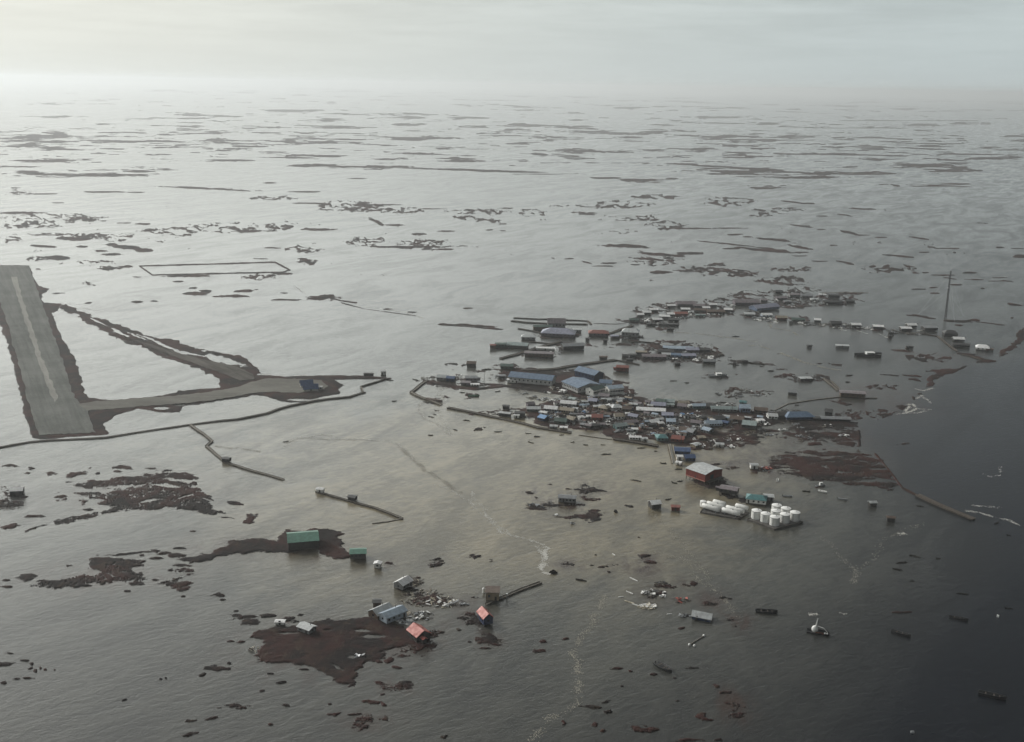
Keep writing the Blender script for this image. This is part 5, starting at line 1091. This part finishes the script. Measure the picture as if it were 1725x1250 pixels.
# ---- far ridge row, left arm (x grows to the right)
row(X2, [
 (318, 480, 10, 8, 0, 'mauve', 'white', 'leftmost white-roofed house of the far ridge row', {}),
 (390, 455, 11, 8, 0, 'dark', 'white', 'second white-roofed house from the left of the far ridge row', {}),
 (468, 425, 13, 8, 0, 'dark', 'white', 'third white-roofed house from the left of the far ridge row', {}),
 (658, 380, 12, 8, 0, 'dark', 'white', 'white-roofed house left of the big mauve hall on the far ridge', {}),
 (820, 365, 22, 12, 3, 'mauve', 'mauve', 'big mauve hall in the back line of the far ridge row', dict(h=4.0, rise=2.4, nwin=5)),
 (818, 420, 12, 8, 0, 'dark', 'white', 'white-roofed house in front of the big mauve hall', {}),
 (655, 475, 10, 8, 0, 'dark', 'white', 'white-roofed house left of the rust house on the far ridge', {}),
 (588, 500, 13, 8, 0, 'dark', 'white', 'middle white roof of the front line on the far ridge', {}),
 (502, 535, 13, 8, 0, 'dark', 'white', 'left white roof of the front line on the far ridge', {}),
 (690, 535, 14, 9, 0, 'dark', 'dark', 'dark house at the right of the front line on the far ridge', {}),
 (765, 475, 18, 11, 4, 'rust', 'rust', 'rust-red house amid the far ridge row', dict(h=4)),
 (965, 380, 16, 9, 2, 'mauve', 'mauve', 'mauve house right of the big mauve hall', {}),
 (1120, 370, 12, 8, 0, 'dark', 'white', 'white-roofed house farthest back in the middle of the far ridge', {}),
 (1048, 405, 10, 7, 0, 'grey', 'white', 'dull white-roofed house below the farthest back white roof', {}),
 (1292, 425, 11, 8, 0, 'dark', 'white', 'rightmost white roof of the left arm of the far ridge', {}),
 (985, 430, 18, 8, 2, 'dark', 'brown', 'long dark house in the middle of the far ridge', {}),
 (1150, 445, 20, 9, 2, 'brown', 'brown', 'long brown house in the middle of the far ridge', dict(nwin=5)),
 (1490, 350, 30, 14, 4, 'mauve', 'mauve', 'widest mauve building on the far ridge', dict(h=4.6, rise=2.6, nwin=7)),
 (250, 540, 12, 7, 2, 'green', 'darkgreen', 'dark green house at the left tip of the far ridge', {}),
 (395, 550, 7, 5, 0, 'pale', 'white', 'pale shed at the left of the dark waterside sheds', SH),
 (880, 445, 7, 5, 0, 'white', 'pale', 'white shed right of the rust-red house', SH),
 (985, 480, 14, 5, 0, 'teal', 'paleteal', 'pale teal shed in front of the long dark house', SH),
 (440, 580, 12, 6, 0, 'dark', 'dark', 'left dark waterside shed below the far ridge', SH),
 (580, 580, 14, 6, 0, 'dark', 'dark', 'middle dark waterside shed below the far ridge', SH),
 (690, 585, 12, 6, 0, 'dark', 'dark', 'right dark waterside shed below the far ridge', SH),
 (650, 635, 8, 5, 0, 'dark', 'dark', 'lowest dark shed in the water below the far ridge', SH),
 (330, 905, 13, 7, 0, 'dark', 'tan', 'dark box house left of the blue-roofed lagoon cluster', dict(h=3.6, rise=.6)),
 (158, 940, 5, 4, 0, 'dark', 'dark', 'tiny dark hut left of the dark box house', SH),
 (240, 930, 7, 5, 0, 'dark', 'dark', 'small dark hut touching the walkway left of the lagoon cluster', SH),
 (640, 850, 14, 8, -4, 'dark', 'paleblue', 'pale blue-roofed house at the left of the lagoon cluster', {}),
 (765, 855, 24, 10, -5, 'blue', 'paleblue', 'long light blue roof at the top of the lagoon cluster', dict(nwin=6)),
 (890, 870, 16, 10, -6, 'mauve', 'lavender', 'lavender house right of the long light blue roof', {}),
 (600, 890, 18, 9, -4, 'dark', 'dark', 'dark house below the pale blue roof of the lagoon cluster', {}),
 (730, 930, 14, 9, -8, 'blue', 'blue', 'blue gabled house in the middle of the lagoon cluster', {}),
 (850, 935, 17, 9, -8, 'blue', 'lavender', 'blue-grey house right of the blue gable in the lagoon cluster', {}),
 (470, 945, 22, 8, -3, 'mauve', 'mauve', 'purple long house at the left front of the lagoon cluster', dict(nwin=5)),
 (605, 925, 10, 7, 0, 'pale', 'pale', 'pale house between the purple and the blue gabled ones', {}),
 (1010, 870, 18, 8, -6, 'dark', 'dark', 'dark house at the right of the lagoon cluster', {}),
 (1080, 1000, 14, 7, -3, 'dark', 'grey', 'dark shed at the right front of the lagoon cluster', {}),
 (730, 1020, 6, 5, 0, 'dark', 'dark', 'lone dark hut below the lagoon cluster', SH),
 (1365, 1020, 4, 4, 0, 'dark', 'dark', 'tiny dark hut right of the lagoon cluster', SH),
 (1475, 995, 6, 5, 0, 'dark', 'dark', 'dark hut on the left end of the sunken walkway', SH)], z0=1.2)
# ---- far ridge row, right arm and the string of houses along the causeway
row(X3, [
 (245, 470, 34, 14, 28, 'blue', 'lavender', 'large blue-grey hall set diagonally on the far ridge', dict(h=4.4, rise=2.6, nwin=5)),
 (80, 540, 14, 9, 0, 'grey', 'pale', 'pale grey house, first of the string of houses along the causeway', {}),
 (270, 550, 14, 8, 0, 'paleblue', 'white', 'white-roofed pale blue house, second along the causeway string', {}),
 (435, 580, 15, 8, 0, 'rust', 'tan', 'reddish house, third along the causeway string', {}),
 (620, 600, 18, 10, 0, 'green', 'darkgreen', 'dark green house, fourth along the causeway string', {}),
 (835, 610, 9, 8, 0, 'dark', 'white', 'narrow white-topped house, fifth along the causeway string', dict(h=3.2)),
 (1035, 640, 14, 9, 0, 'dark', 'dark', 'dark house, sixth along the causeway string', {}),
 (1258, 665, 13, 8, 0, 'dark', 'white', 'white-topped house, seventh along the causeway string', dict(h=3.4)),
 (1505, 685, 14, 9, 0, 'dark', 'white', 'white-topped house, eighth along the causeway string', dict(h=3.6)),
 (240, 385, 10, 8, 8, 'grey', 'mauve', 'grey house just behind the diagonal blue-grey hall', {}),
 (430, 360, 16, 9, 10, 'mauve', 'mauve', 'mauve house right of the diagonal blue-grey hall', {}),
 (575, 330, 18, 10, 4, 'grey', 'mauve', 'grey box house at the back of the right ridge arm', dict(h=4, rise=.8)),
 (720, 335, 16, 8, 0, 'mauve', 'grey', 'grey shed right of the grey box house on the ridge', {}),
 (400, 290, 12, 8, 0, 'dark', 'dark', 'dark house at the back left of the right ridge arm', {}),
 (1015, 340, 16, 8, 0, 'dark', 'dark', 'dark box building with a pale end wall on the ridge', dict(h=4.6, rise=.6, nwin=0)),
 (1005, 405, 22, 8, 3, 'dark', 'dark', 'long dark building at the right end of the ridge', {}),
 (1195, 395, 12, 8, 0, 'dark', 'dark', 'dark hut at the very right tip of the ridge', {}),
 (800, 370, 12, 8, 0, 'pale', 'pale', 'pale shed left of the dark box building', SH),
 (890, 320, 10, 6, 0, 'pale', 'white', 'pale white shed behind the long dark ridge building', SH),
 (500, 395, 10, 7, 0, 'mauve', 'grey', 'grey hut below the mauve ridge house', SH),
 (540, 625, 4, 4, 0, 'dark', 'dark', 'dark speck of a hut below the reddish causeway house', SH),
 (705, 630, 5, 5, 0, 'dark', 'dark', 'dark hut below the dark green causeway house', SH),
 (745, 890, 6, 5, 0, 'dark', 'dark', 'lone dark hut in the eastern lagoon', SH),
 (1110, 895, 16, 5, -2, 'grey', 'pale', 'long pale container drifting alone in the eastern lagoon', dict(name='container', cat='container', h=2.6, rise=.3, nwin=0, shed=True, pipe=False)),
 (1650, 745, 7, 5, 0, 'dark', 'dark', 'upper dark hut below the causeway string', SH),
 (1638, 785, 4, 4, 0, 'dark', 'dark', 'lower dark hut below the causeway string', SH)], z0=1.3)
row(G_, [
 (362, 770, 13, 9, 0, 'dark', 'white', 'white-topped house, front one of the close pair on the causeway', dict(h=3.4)),
 (425, 730, 12, 8, 0, 'dark', 'white', 'white-topped house, rear one of the close pair on the causeway', {}),
 (625, 765, 18, 11, 0, 'dark', 'grey', 'grey flat-topped house right of the close pair', dict(h=4, rise=.8)),
 (855, 825, 18, 12, -8, 'dark', 'dark', 'dark hip-roofed house at the causeway bend', dict(h=4, rise=2.4, hip=4)),
 (948, 885, 14, 8, 0, 'dark', 'white', 'white-topped house just below the causeway bend', {}),
 (975, 950, 19, 9, -3, 'dark', 'dark', 'dark house with a row of posts below the white-topped one', dict(nwin=5)),
 (1215, 980, 15, 12, -18, 'white', 'white', 'bright white house alone near the right shore', dict(h=2.8, rise=2.2, hip=3)),
 (1290, 995, 9, 5, -6, 'brown', 'brown', 'brown shed against the bright white house', SH),
 (35, 1055, 12, 6, -8, 'dark', 'dark', 'dark hut in the water at the far east lagoon', SH),
 (405, 970, 8, 5, 0, 'dark', 'dark', 'dark hut on the reed bank below the causeway', SH)], z0=1.3)
boat(*X3([(1400, 985)])[0], 26, 4, 'dark', 'long dark barge with white cabin moored at the reed bank', name='barge', beam=8, cabin='white', seats=False)
house(*Z(1400, 540, 5.308, [(185, 668)])[0], 12, 5, -4, 'dark', 'dark', 'dark lean-to beside the large flat grey-brown building', **SH)

JOG[0] = 0; SHR[:] = [1, 1]; HSC[0] = 1
# ---- boardwalks, roads on piles and dikes
BW = dict(group=None)
boardwalk([(-40, 759), (0, 754), (50, 745), (110, 741), (180, 738), (240, 728), (320, 716), (400, 707), (450, 697), (470, 690), (490, 684), (530, 676), (590, 669), (615, 661)], 'longest grey boardwalk, running past the foot of the runway', 3.0, .9)
boardwalk([(611, 662), (609, 652), (655, 638)], 'short boardwalk bending up to the white causeway hut', 2.4, .9)
boardwalk([(320, 716), (358, 744), (348, 752), (382, 781), (430, 795), (478, 809)], 'zigzag grey boardwalk branching off the longest one', 2.8, .9)
boardwalk([(532, 829), (580, 842), (630, 857), (678, 875)], 'straight detached boardwalk north of the green hangar', 2.0, .9)
boardwalk([(627, 882), (652, 879), (678, 874)], 'short boardwalk crossing the end of the detached one', 1.4, .7, rails=False)
for q, l in (((382, 778), 'dark shelter box on the zigzag boardwalk'), ((594, 843), 'dark shelter box on the detached boardwalk')):
    house(*q, 4.5, 4, -12, 'dark', 'dark', l, **SH)
house(540, 830, 4, 3, -15, 'white', 'white', 'small white box at the top end of the detached boardwalk', **SH)
boardwalk([(719, 642), (692, 662), (714, 672), (743, 683)], 'bent boardwalk at the west end of the village', 3.6, 1.0)
boardwalk([(754, 688), (790, 695), (830, 703), (880, 714), (905, 721), (935, 726), (962, 730)], 'thick dark dike boardwalk along the south edge of the village', 4.2, 1.3, mat=TIMBER)
boardwalk([(975, 733), (1005, 737), (1034, 741)], 'thin low catwalk linking the dike to the southern dike', 1.0, .6, rails=False)
boardwalk([(1034, 741), (1062, 745), (1088, 749), (1108, 753)], 'thick southern dike in front of the long white building', 4.6, 1.4, mat=TIMBER)
boardwalk(O_([(695, 925), (715, 1020), (738, 1125)]), 'left one of the twin pale pipes running down beside the navy roofs', 1.4, 1.2, mat=PALEWOOD)
boardwalk(O_([(745, 925), (768, 1020), (792, 1125)]), 'right one of the twin pale pipes running down beside the navy roofs', 1.4, 1.2, mat=PALEWOOD)
boardwalk([(878, 624), (903, 625), (938, 622), (960, 618), (1000, 612), (1037, 607)], 'long dark causeway road behind the school', 5.5, 1.2, mat=TIMBER)
boardwalk([(1037, 607), (1058, 611), (1077, 615)], 'thin walkway from the end of the long dark causeway', 1.8, .9, mat=TIMBER)
boardwalk([(843, 605), (870, 598), (902, 588), (946, 576)], 'dark lagoon road beside the long brown building', 5.0, 1.2, mat=TIMBER)
boardwalk([(873, 554), (897, 558), (925, 564)], 'dark walkway leading left from the big blue-grey hall', 3.0, 1.0, mat=TIMBER)
boardwalk([(892, 576), (910, 578), (930, 580)], 'short dark walkway right of the light grey hip roof', 3.0, 1.0, mat=TIMBER)
boardwalk([(861, 541), (890, 544), (930, 546), (990, 547)], 'near side of the narrow rectangular dike behind the blue-grey hall', 3.6, 1.1, mat=TIMBER)
boardwalk([(931, 538), (960, 540), (990, 541), (996, 547)], 'far side of the narrow rectangular dike behind the blue-grey hall', 3.2, 1.1, mat=TIMBER)
boardwalk([(865, 536), (885, 537), (905, 538), (924, 538)], 'broken far left side of the narrow rectangular dike', 2.0, .8, mat=TIMBER)
boardwalk([(1019, 565), (1040, 558), (1066, 549)], 'diagonal dark causeway climbing to the far ridge', 4.5, 1.2, mat=TIMBER)
boardwalk(X2([(215, 775), (300, 765), (430, 775), (530, 790)]), 'thin walkway above the lagoon cluster', 2.2, .8, mat=TIMBER)
boardwalk(X2([(250, 932), (320, 935), (390, 938)]), 'thin walkway left of the purple long house', 1.6, .8, mat=TIMBER)
boardwalk(X2([(1480, 990), (1560, 1000), (1700, 1015)]), 'half sunken walkway right of the lagoon cluster', 3.0, .7, mat=TIMBER)
boardwalk(X2([(1060, 840), (1150, 880), (1250, 912), (1200, 925), (1080, 905)]), 'pointed walkway loop at the right tip of the lagoon cluster', 2.0, .8, mat=TIMBER)
boardwalk(N_([(1030, 250), (1100, 310), (1190, 385)]), 'left one of the twin walkways to the large flat building', 1.8, 1.0)
boardwalk(N_([(1060, 265), (1130, 290), (1210, 375)]), 'right one of the twin walkways to the large flat building', 1.8, 1.0)
boardwalk(N_([(500, 600), (640, 535), (800, 505), (950, 480), (1100, 465), (1250, 450)]), 'thin curved walkway from the broad blue roof to the flat building', 1.2, .7, rails=False)
boardwalk(N_([(1450, 468), (1540, 470), (1625, 466)]), 'thin walkway right of the large flat building', 1.6, .7, rails=False)
boardwalk(G_([(470, 800), (620, 820), (720, 835), (800, 900), (930, 1000)]), 'dark causeway linking the string of houses', 3.0, .9, mat=TIMBER)
boardwalk(G_([(980, 1035), (1080, 1055), (1200, 1095), (1330, 1105)]), 'dark sunken walkway near the right shore', 3.0, .8, mat=TIMBER)
boardwalk(X3([(880, 285), (1100, 283), (1400, 285)]), 'long thin walkway behind the dark box building', 2.4, .8, rails=False)
boardwalk([(1545, 835), (1575, 850), (1605, 862), (1640, 876)], 'dark bulkhead wharf at the river mouth', 5.0, 1.6, name='wharf', cat='wharf', mat=TIMBER)

# ---- utility poles
def pole(px, py, h, label, group='village utility poles'):
    p = at(px, py); t = thing('utility_pole', label, 'pole', (p.x, p.y, 0), R(rng.uniform(-40, 40)), group)
    bm = bmesh.new(); cyl(bm, (0, 0, -1), (0, 0, h), .2, 8, .13); obj('shaft', bm, TIMBER, t)
    bm = bmesh.new(); box(bm, 0, 0, h - .6, 2.4, .16, .16); obj('crossarm', bm, TIMBER, t)
pole(*T_([(893, 375)])[0], 11.5, 'tall lone utility pole left of the school', None)
for q in U_([(540, 640), (760, 640), (900, 610), (1110, 650), (1250, 740), (1430, 700), (1480, 820), (700, 760), (430, 780), (1130, 860)]) + O_([(900, 560), (1110, 560), (1400, 560), (1060, 780), (1480, 760), (840, 900), (1000, 860)]):
    pole(*q, 8.5, 'wooden utility pole standing among the village houses')

# ---- small clutter of the village: sheds, boats, totes and wreck heaps among the houses
CL = random.Random(41)
cl_spots = []
core = [(905, 690), (930, 683), (960, 678), (1000, 670), (1040, 668), (1090, 680), (1130, 690), (1180, 700), (1240, 705), (1290, 705), (1250, 716), (1190, 722), (1160, 738), (1110, 738), (1070, 733), (1020, 728), (970, 720), (920, 712)]
cx = np.array([c[0] for c in core]); cy = np.array([c[1] for c in core])
n = 0
while n < 290:
    x, y = CL.uniform(895, 1300), CL.uniform(664, 748)
    if not inside(np.array([[x]]), np.array([[y]]), core)[0, 0]: continue
    k = CL.random(); n += 1
    if k < .72:
        m = CL.choice([('wood', 'white'), ('dark', 'wood'), ('white', 'steel'), ('dark', 'tan'), ('wood', 'plank'), ('steel', 'dark'), ('rust', 'wood'), ('white', 'blue')])
        if n > 130: debris_mass(x, y, CL.uniform(2, 4.8), CL.uniform(2, 4.8), CL.randint(14, 26), m, CL.uniform(.8, 1.5), CL.uniform(.8, 2.4)); continue
        debris(x, y, CL.uniform(2, 4.8), CL.uniform(2, 4.8), 'tangled storm wreckage heaped between the flooded houses of the village core', CL.randint(14, 26), m, size=CL.uniform(.8, 1.5), group='wreckage heaps in the village core', hgt=CL.uniform(.8, 2.4))
    elif k < .91:
        w = CL.choice(['white', 'pale', 'grey', 'brown', 'tan', 'mauve', 'dark', 'blue']); r = CL.choice(['white', 'pale', 'grey', 'mauve', 'brown', 'tan', 'dark', 'paleblue'])
        house(x, y, CL.uniform(3, 6), CL.uniform(2.4, 4), CL.uniform(-40, 30), w, r, 'small battered outbuilding crowded between the flooded houses of the village core', group='outbuildings in the village core', **SH)
    else:
        boat(x, y, CL.uniform(5, 7), CL.uniform(-60, 60), CL.choice(['grey', 'white', 'grey', 'dark']), 'open skiff stranded between the flooded houses of the village core', group='skiffs in the village core', roll=R(CL.uniform(-20, 20)))
for zone, cnt, lab, grp in (([(1200, 655), (1290, 655), (1275, 672), (1200, 670)], 8, 'wreckage drifting in the water north of the village core', 'wreckage north of the core'),
                            ([(1280, 690), (1420, 712), (1430, 745), (1330, 742), (1270, 728)], 26, 'grey driftwood heap stranded on the eastern marsh', 'driftwood heaps on the east marsh'),
                            ([(1150, 735), (1270, 728), (1250, 752), (1170, 756)], 22, 'pale driftwood heap on the brown marsh beside the navy roofs', 'driftwood heaps by the navy roofs'),
                            ([(1160, 675), (1345, 690), (1345, 712), (1250, 722), (1160, 716)], 50, 'drifted wreckage around the houses of the northern row and pond', 'wreckage by the northern row'),
                            ([(1060, 545), (1180, 520), (1300, 505), (1420, 500), (1400, 516), (1290, 524), (1150, 538), (1080, 552)], 75, 'dark wreckage packed between the houses of the far ridge', 'wreckage on the far ridge'),
                            ([(1090, 585), (1210, 592), (1200, 608), (1100, 606)], 40, 'dark wreckage between the houses of the lagoon cluster', 'wreckage in the lagoon cluster'),
                            ([(1260, 530), (1400, 545), (1560, 560), (1560, 566), (1400, 552), (1260, 538)], 45, 'dark clutter on the causeway between its houses', 'clutter on the causeway'),
                            ([(870, 655), (960, 664), (1000, 676), (900, 688), (880, 672)], 22, 'scrap scattered in the shallows south of the school road', 'scrap south of the school road')):
    n = 0; x0, x1 = min(q[0] for q in zone), max(q[0] for q in zone); y0, y1 = min(q[1] for q in zone), max(q[1] for q in zone)
    while n < cnt:
        x, y = CL.uniform(x0, x1), CL.uniform(y0, y1)
        if not inside(np.array([[x]]), np.array([[y]]), zone)[0, 0]: continue
        n += 1; m = CL.choice([('wood', 'dark'), ('dark', 'steel'), ('wood', 'plank'), ('dark', 'white')]) if 'pale' not in lab else CL.choice([('plank', 'wood'), ('white', 'wood'), ('plank', 'steel')])
        s = 1.4 if y < 610 else 1.0
        if y < 570 or (n > 20 and y < 690): debris_mass(x, y, CL.uniform(2, 5) * s, CL.uniform(2, 4) * s, CL.randint(10, 18), m, s, CL.uniform(.6, 1.8)); continue
        debris(x, y, CL.uniform(2, 5) * s, CL.uniform(2, 4) * s, lab, CL.randint(10, 18), m, group=grp, size=s, hgt=CL.uniform(.6, 1.8))

flush_mass()
# ---- single dark drift clumps in the open water
for q in (T_([(575, 885), (1045, 905), (1380, 925), (1475, 960), (650, 470), (300, 740), (345, 715), (365, 668), (235, 575), (295, 945), (1040, 460), (700, 780), (1410, 1025), (915, 215)]) + U_([(290, 890), (565, 875), (685, 955), (1060, 1090), (1025, 985), (1440, 1020), (1610, 1055), (650, 850), (830, 985)])
          + O_([(640, 1125), (815, 1190), (750, 210), (900, 230), (1310, 450), (795, 30)]) + W_([(100, 293), (255, 350), (210, 480), (265, 465), (1485, 565)]) + Q_([(1590, 140), (1220, 115), (1530, 295), (680, 1080)]) + N_([(150, 70), (50, 95), (445, 165), (1320, 215), (1300, 290), (470, 605), (740, 545), (350, 115)])
          + [(700, 640), (664, 676), (482, 744), (652, 640), (1239, 567)] + Z(1200, 780, 3.286, [(1120, 517), (1045, 553), (1020, 590), (1105, 655), (1385, 725), (1640, 805), (1150, 240), (1570, 335), (1640, 400), (520, 158), (1250, 530)])):
    s = CL.uniform(.8, 1.6) * (1.0 if q[1] > 650 else 1.5)
    clump(*q, s * CL.uniform(1.0, 2.2), 'small dark clump of drift floating alone in open floodwater', s * CL.uniform(.3, .6), group='dark drift clumps on the flood', yaw=CL.uniform(-40, 40), h=s * .32)

# ================================================================== FOAM: drifting flecks along the current lines
def foam(name, lines, mat, per_m, size, spread):
    r = np.random.default_rng(len(lines) * 7 + 3); V = []; n = 0
    for pts, k in lines:
        W = [at(*q) for q in pts]
        for a, b in zip(W[:-1], W[1:]):
            L = (b - a).length; m = int(L * per_m * k); t = r.random(m); t = t[(0.5 + 0.5 * np.sin(t * L / 6.3 + 1.7 * L) * np.sin(t * L / 2.3)) > 0.75 * r.random(m)]; m = len(t); d = (b - a).normalized()
            sp = spread * (0.6 + 0.6 * r.random(m)) * r.normal(size=m); wv = 1.0 * np.sin(t * L / 11.0 + L) + .7 * np.sin(t * L / 4.1 + 2 * L)
            x = a.x + (b.x - a.x) * t - d.y * (sp + wv); y = a.y + (b.y - a.y) * t + d.x * (sp + wv)
            s = size * (0.4 + r.random(m) ** 2 * 1.6); e = 1 + r.random(m) * 1.5; an = math.atan2(d.y, d.x) + r.normal(size=m) * .5
            ca, sa = np.cos(an), np.sin(an)
            q = np.stack([np.stack([x + ux * s * e * ca - uy * s * sa, y + ux * s * e * sa + uy * s * ca, np.full(m, .07) + r.random(m) * .03], -1) for ux, uy in ((-1, 0), (-.3, -.8), (.5, -.6), (1, .1), (.3, .8), (-.5, .7))], 1)
            V.append(q.reshape(-1, 3)); n += m
    V = np.concatenate(V); Q = np.arange(n * 6).reshape(n, 6)
    tag(np_mesh(name, V, Q, mat, False), kind='stuff')
FOAMM = surf('foam_white', (0.55, 0.54, 0.50), 0.9, 0.1, 1.0)
FOAMS = surf('foam_silty', (0.30, 0.285, 0.24), 0.9, 0.1, 1.0)
YY = lambda pts: Z(300, 700, 4.3125, pts)
ZZ = lambda pts: Z(1200, 780, 3.286, pts)
foam('foam', [
 ([(795, 828), (808, 850), (822, 876), (850, 898), (900, 913), (924, 926)], .9), ([(924, 926), (917, 940), (916, 962), (930, 966)], 2.4), ([(905, 920), (918, 932), (914, 956)], 2.0),
 ([(740, 815), (790, 845), (860, 905)], .5), (T_([(200, 590), (170, 680), (225, 740), (380, 830), (470, 910), (530, 945)]), 1.0), (T_([(380, 660), (410, 720), (450, 820), (520, 930)]), .45), (T_([(540, 385), (440, 420), (380, 470), (440, 560), (430, 620)]), .8),
 (YY([(770, 235), (800, 215), (815, 185), (900, 155), (1060, 132), (1130, 158)]), .9), (YY([(1130, 158), (1290, 175), (1480, 185), (1600, 205)]), .8), (YY([(1600, 205), (1640, 250), (1720, 330)]), .5),
 (I_([(0, 690), (60, 705), (200, 720), (330, 738), (420, 772)]), 1.0), (H_([(1480, 605), (1540, 640)]), 1.0), (H_([(300, 700), (330, 690), (420, 700)]), .8),
 (F_([(665, 830), (680, 750), (730, 745), (760, 790), (690, 825)]), 2.0), (F_([(760, 700), (820, 670), (880, 740)]), 1.0), (F_([(750, 610), (830, 630), (900, 600)]), .8), (F_([(760, 785), (900, 800), (700, 830), (580, 835)]), .6),
 (ZZ([(1400, 268), (1470, 275), (1540, 295), (1640, 312), (1722, 348)]), .9), (ZZ([(1440, 240), (1620, 250)]), .5), (ZZ([(525, 833), (580, 830)]), 1.2), (ZZ([(1020, 388), (1060, 384)]), 1.6), (ZZ([(700, 820), (760, 835)]), .5),
 (X3([(880, 640), (970, 660)]), 1.5), (X3([(1290, 700), (1380, 740)]), 1.4), (X3([(1080, 690), (1160, 705)]), 1.2), (X3([(500, 600), (570, 610)]), 1.2), (X3([(130, 570), (190, 575)]), 1.0), (G_([(60, 800), (180, 850)]), 1.0), (G_([(480, 770), (560, 760)]), 1.0),
 (T_([(900, 430), (1000, 440), (1130, 460)]), 1.2), (L_([(200, 195), (400, 205), (560, 202)]), 1.0), (L_([(440, 440), (560, 425)]), .9), (K_([(380, 350), (420, 320), (470, 325), (640, 345)]), .9), (X1([(640, 985), (760, 975), (960, 965)]), 1.3),
 (ZZ([(1490, 60), (1530, 78), (1590, 70), (1600, 20)]), .25)], FOAMM, 18.0, .15, .8)
foam('foam_wake', [
 (D_([(880, 10), (800, 170), (720, 290), (665, 390)]), .6), (D_([(665, 390), (690, 480), (700, 600), (680, 720)]), .6), (D_([(680, 720), (640, 780), (470, 850), (400, 970), (370, 1003)]), .35),
 (ZZ([(720, 545), (790, 600), (800, 670)]), .25), (ZZ([(1180, 330), (1060, 370), (930, 440), (890, 530), (820, 610)]), .10), (ZZ([(560, 390), (640, 440), (720, 545)]), .10),
 (X3([(380, 590), (290, 620), (350, 680), (540, 705), (660, 770)]), .9), (X3([(60, 870), (160, 860), (300, 910)]), .8), (X3([(420, 950), (600, 1020), (780, 1080)]), 1.4), (X3([(780, 1080), (900, 1115), (1100, 1140)]), .8), (X2([(560, 650), (950, 672), (1300, 712), (1600, 765)]), .9),
 ([(670, 752), (690, 770), (720, 795), (780, 830)], .8), ([(480, 745), (520, 738), (600, 742)], .4), (YY([(260, 225), (420, 235), (600, 265)]), .5), ([(640, 1020), (760, 1003), (860, 985)], .25), ([(1100, 860), (1150, 920), (1200, 985), (1240, 1040)], .3), ([(1100, 930), (1150, 940), (1190, 985)], .3)],
 FOAMS, 48.0, .125, 1.2)

# ------------------------------------------------------------------ haze over the whole flood plain
def build_haze():
    S = 115000.0
    bm = bmesh.new(); bmesh.ops.create_cube(bm, size=1.0)
    for v in bm.verts: v.co = Vector((v.co.x * 2 * S, v.co.y * 2 * S, -3.0 if v.co.z < 0 else 300.0))
    me = bpy.data.meshes.new('haze'); bm.to_mesh(me); bm.free()
    m = bpy.data.materials.new('haze'); m.use_nodes = True; t = NT(m.node_tree); t.n.clear()
    pv = t.node('ShaderNodeVolumePrincipled'); pv.inputs['Color'].default_value = (0.945, 0.98, 1.0, 1)
    pv.inputs['Density'].default_value = 0.000074; pv.inputs['Anisotropy'].default_value = 0.42
    o = t.node('ShaderNodeOutputMaterial'); t.l.new(pv.outputs[0], o.inputs['Volume'])
    me.materials.append(m); tag(link(bpy.data.objects.new('haze', me)), kind='stuff')
build_haze()
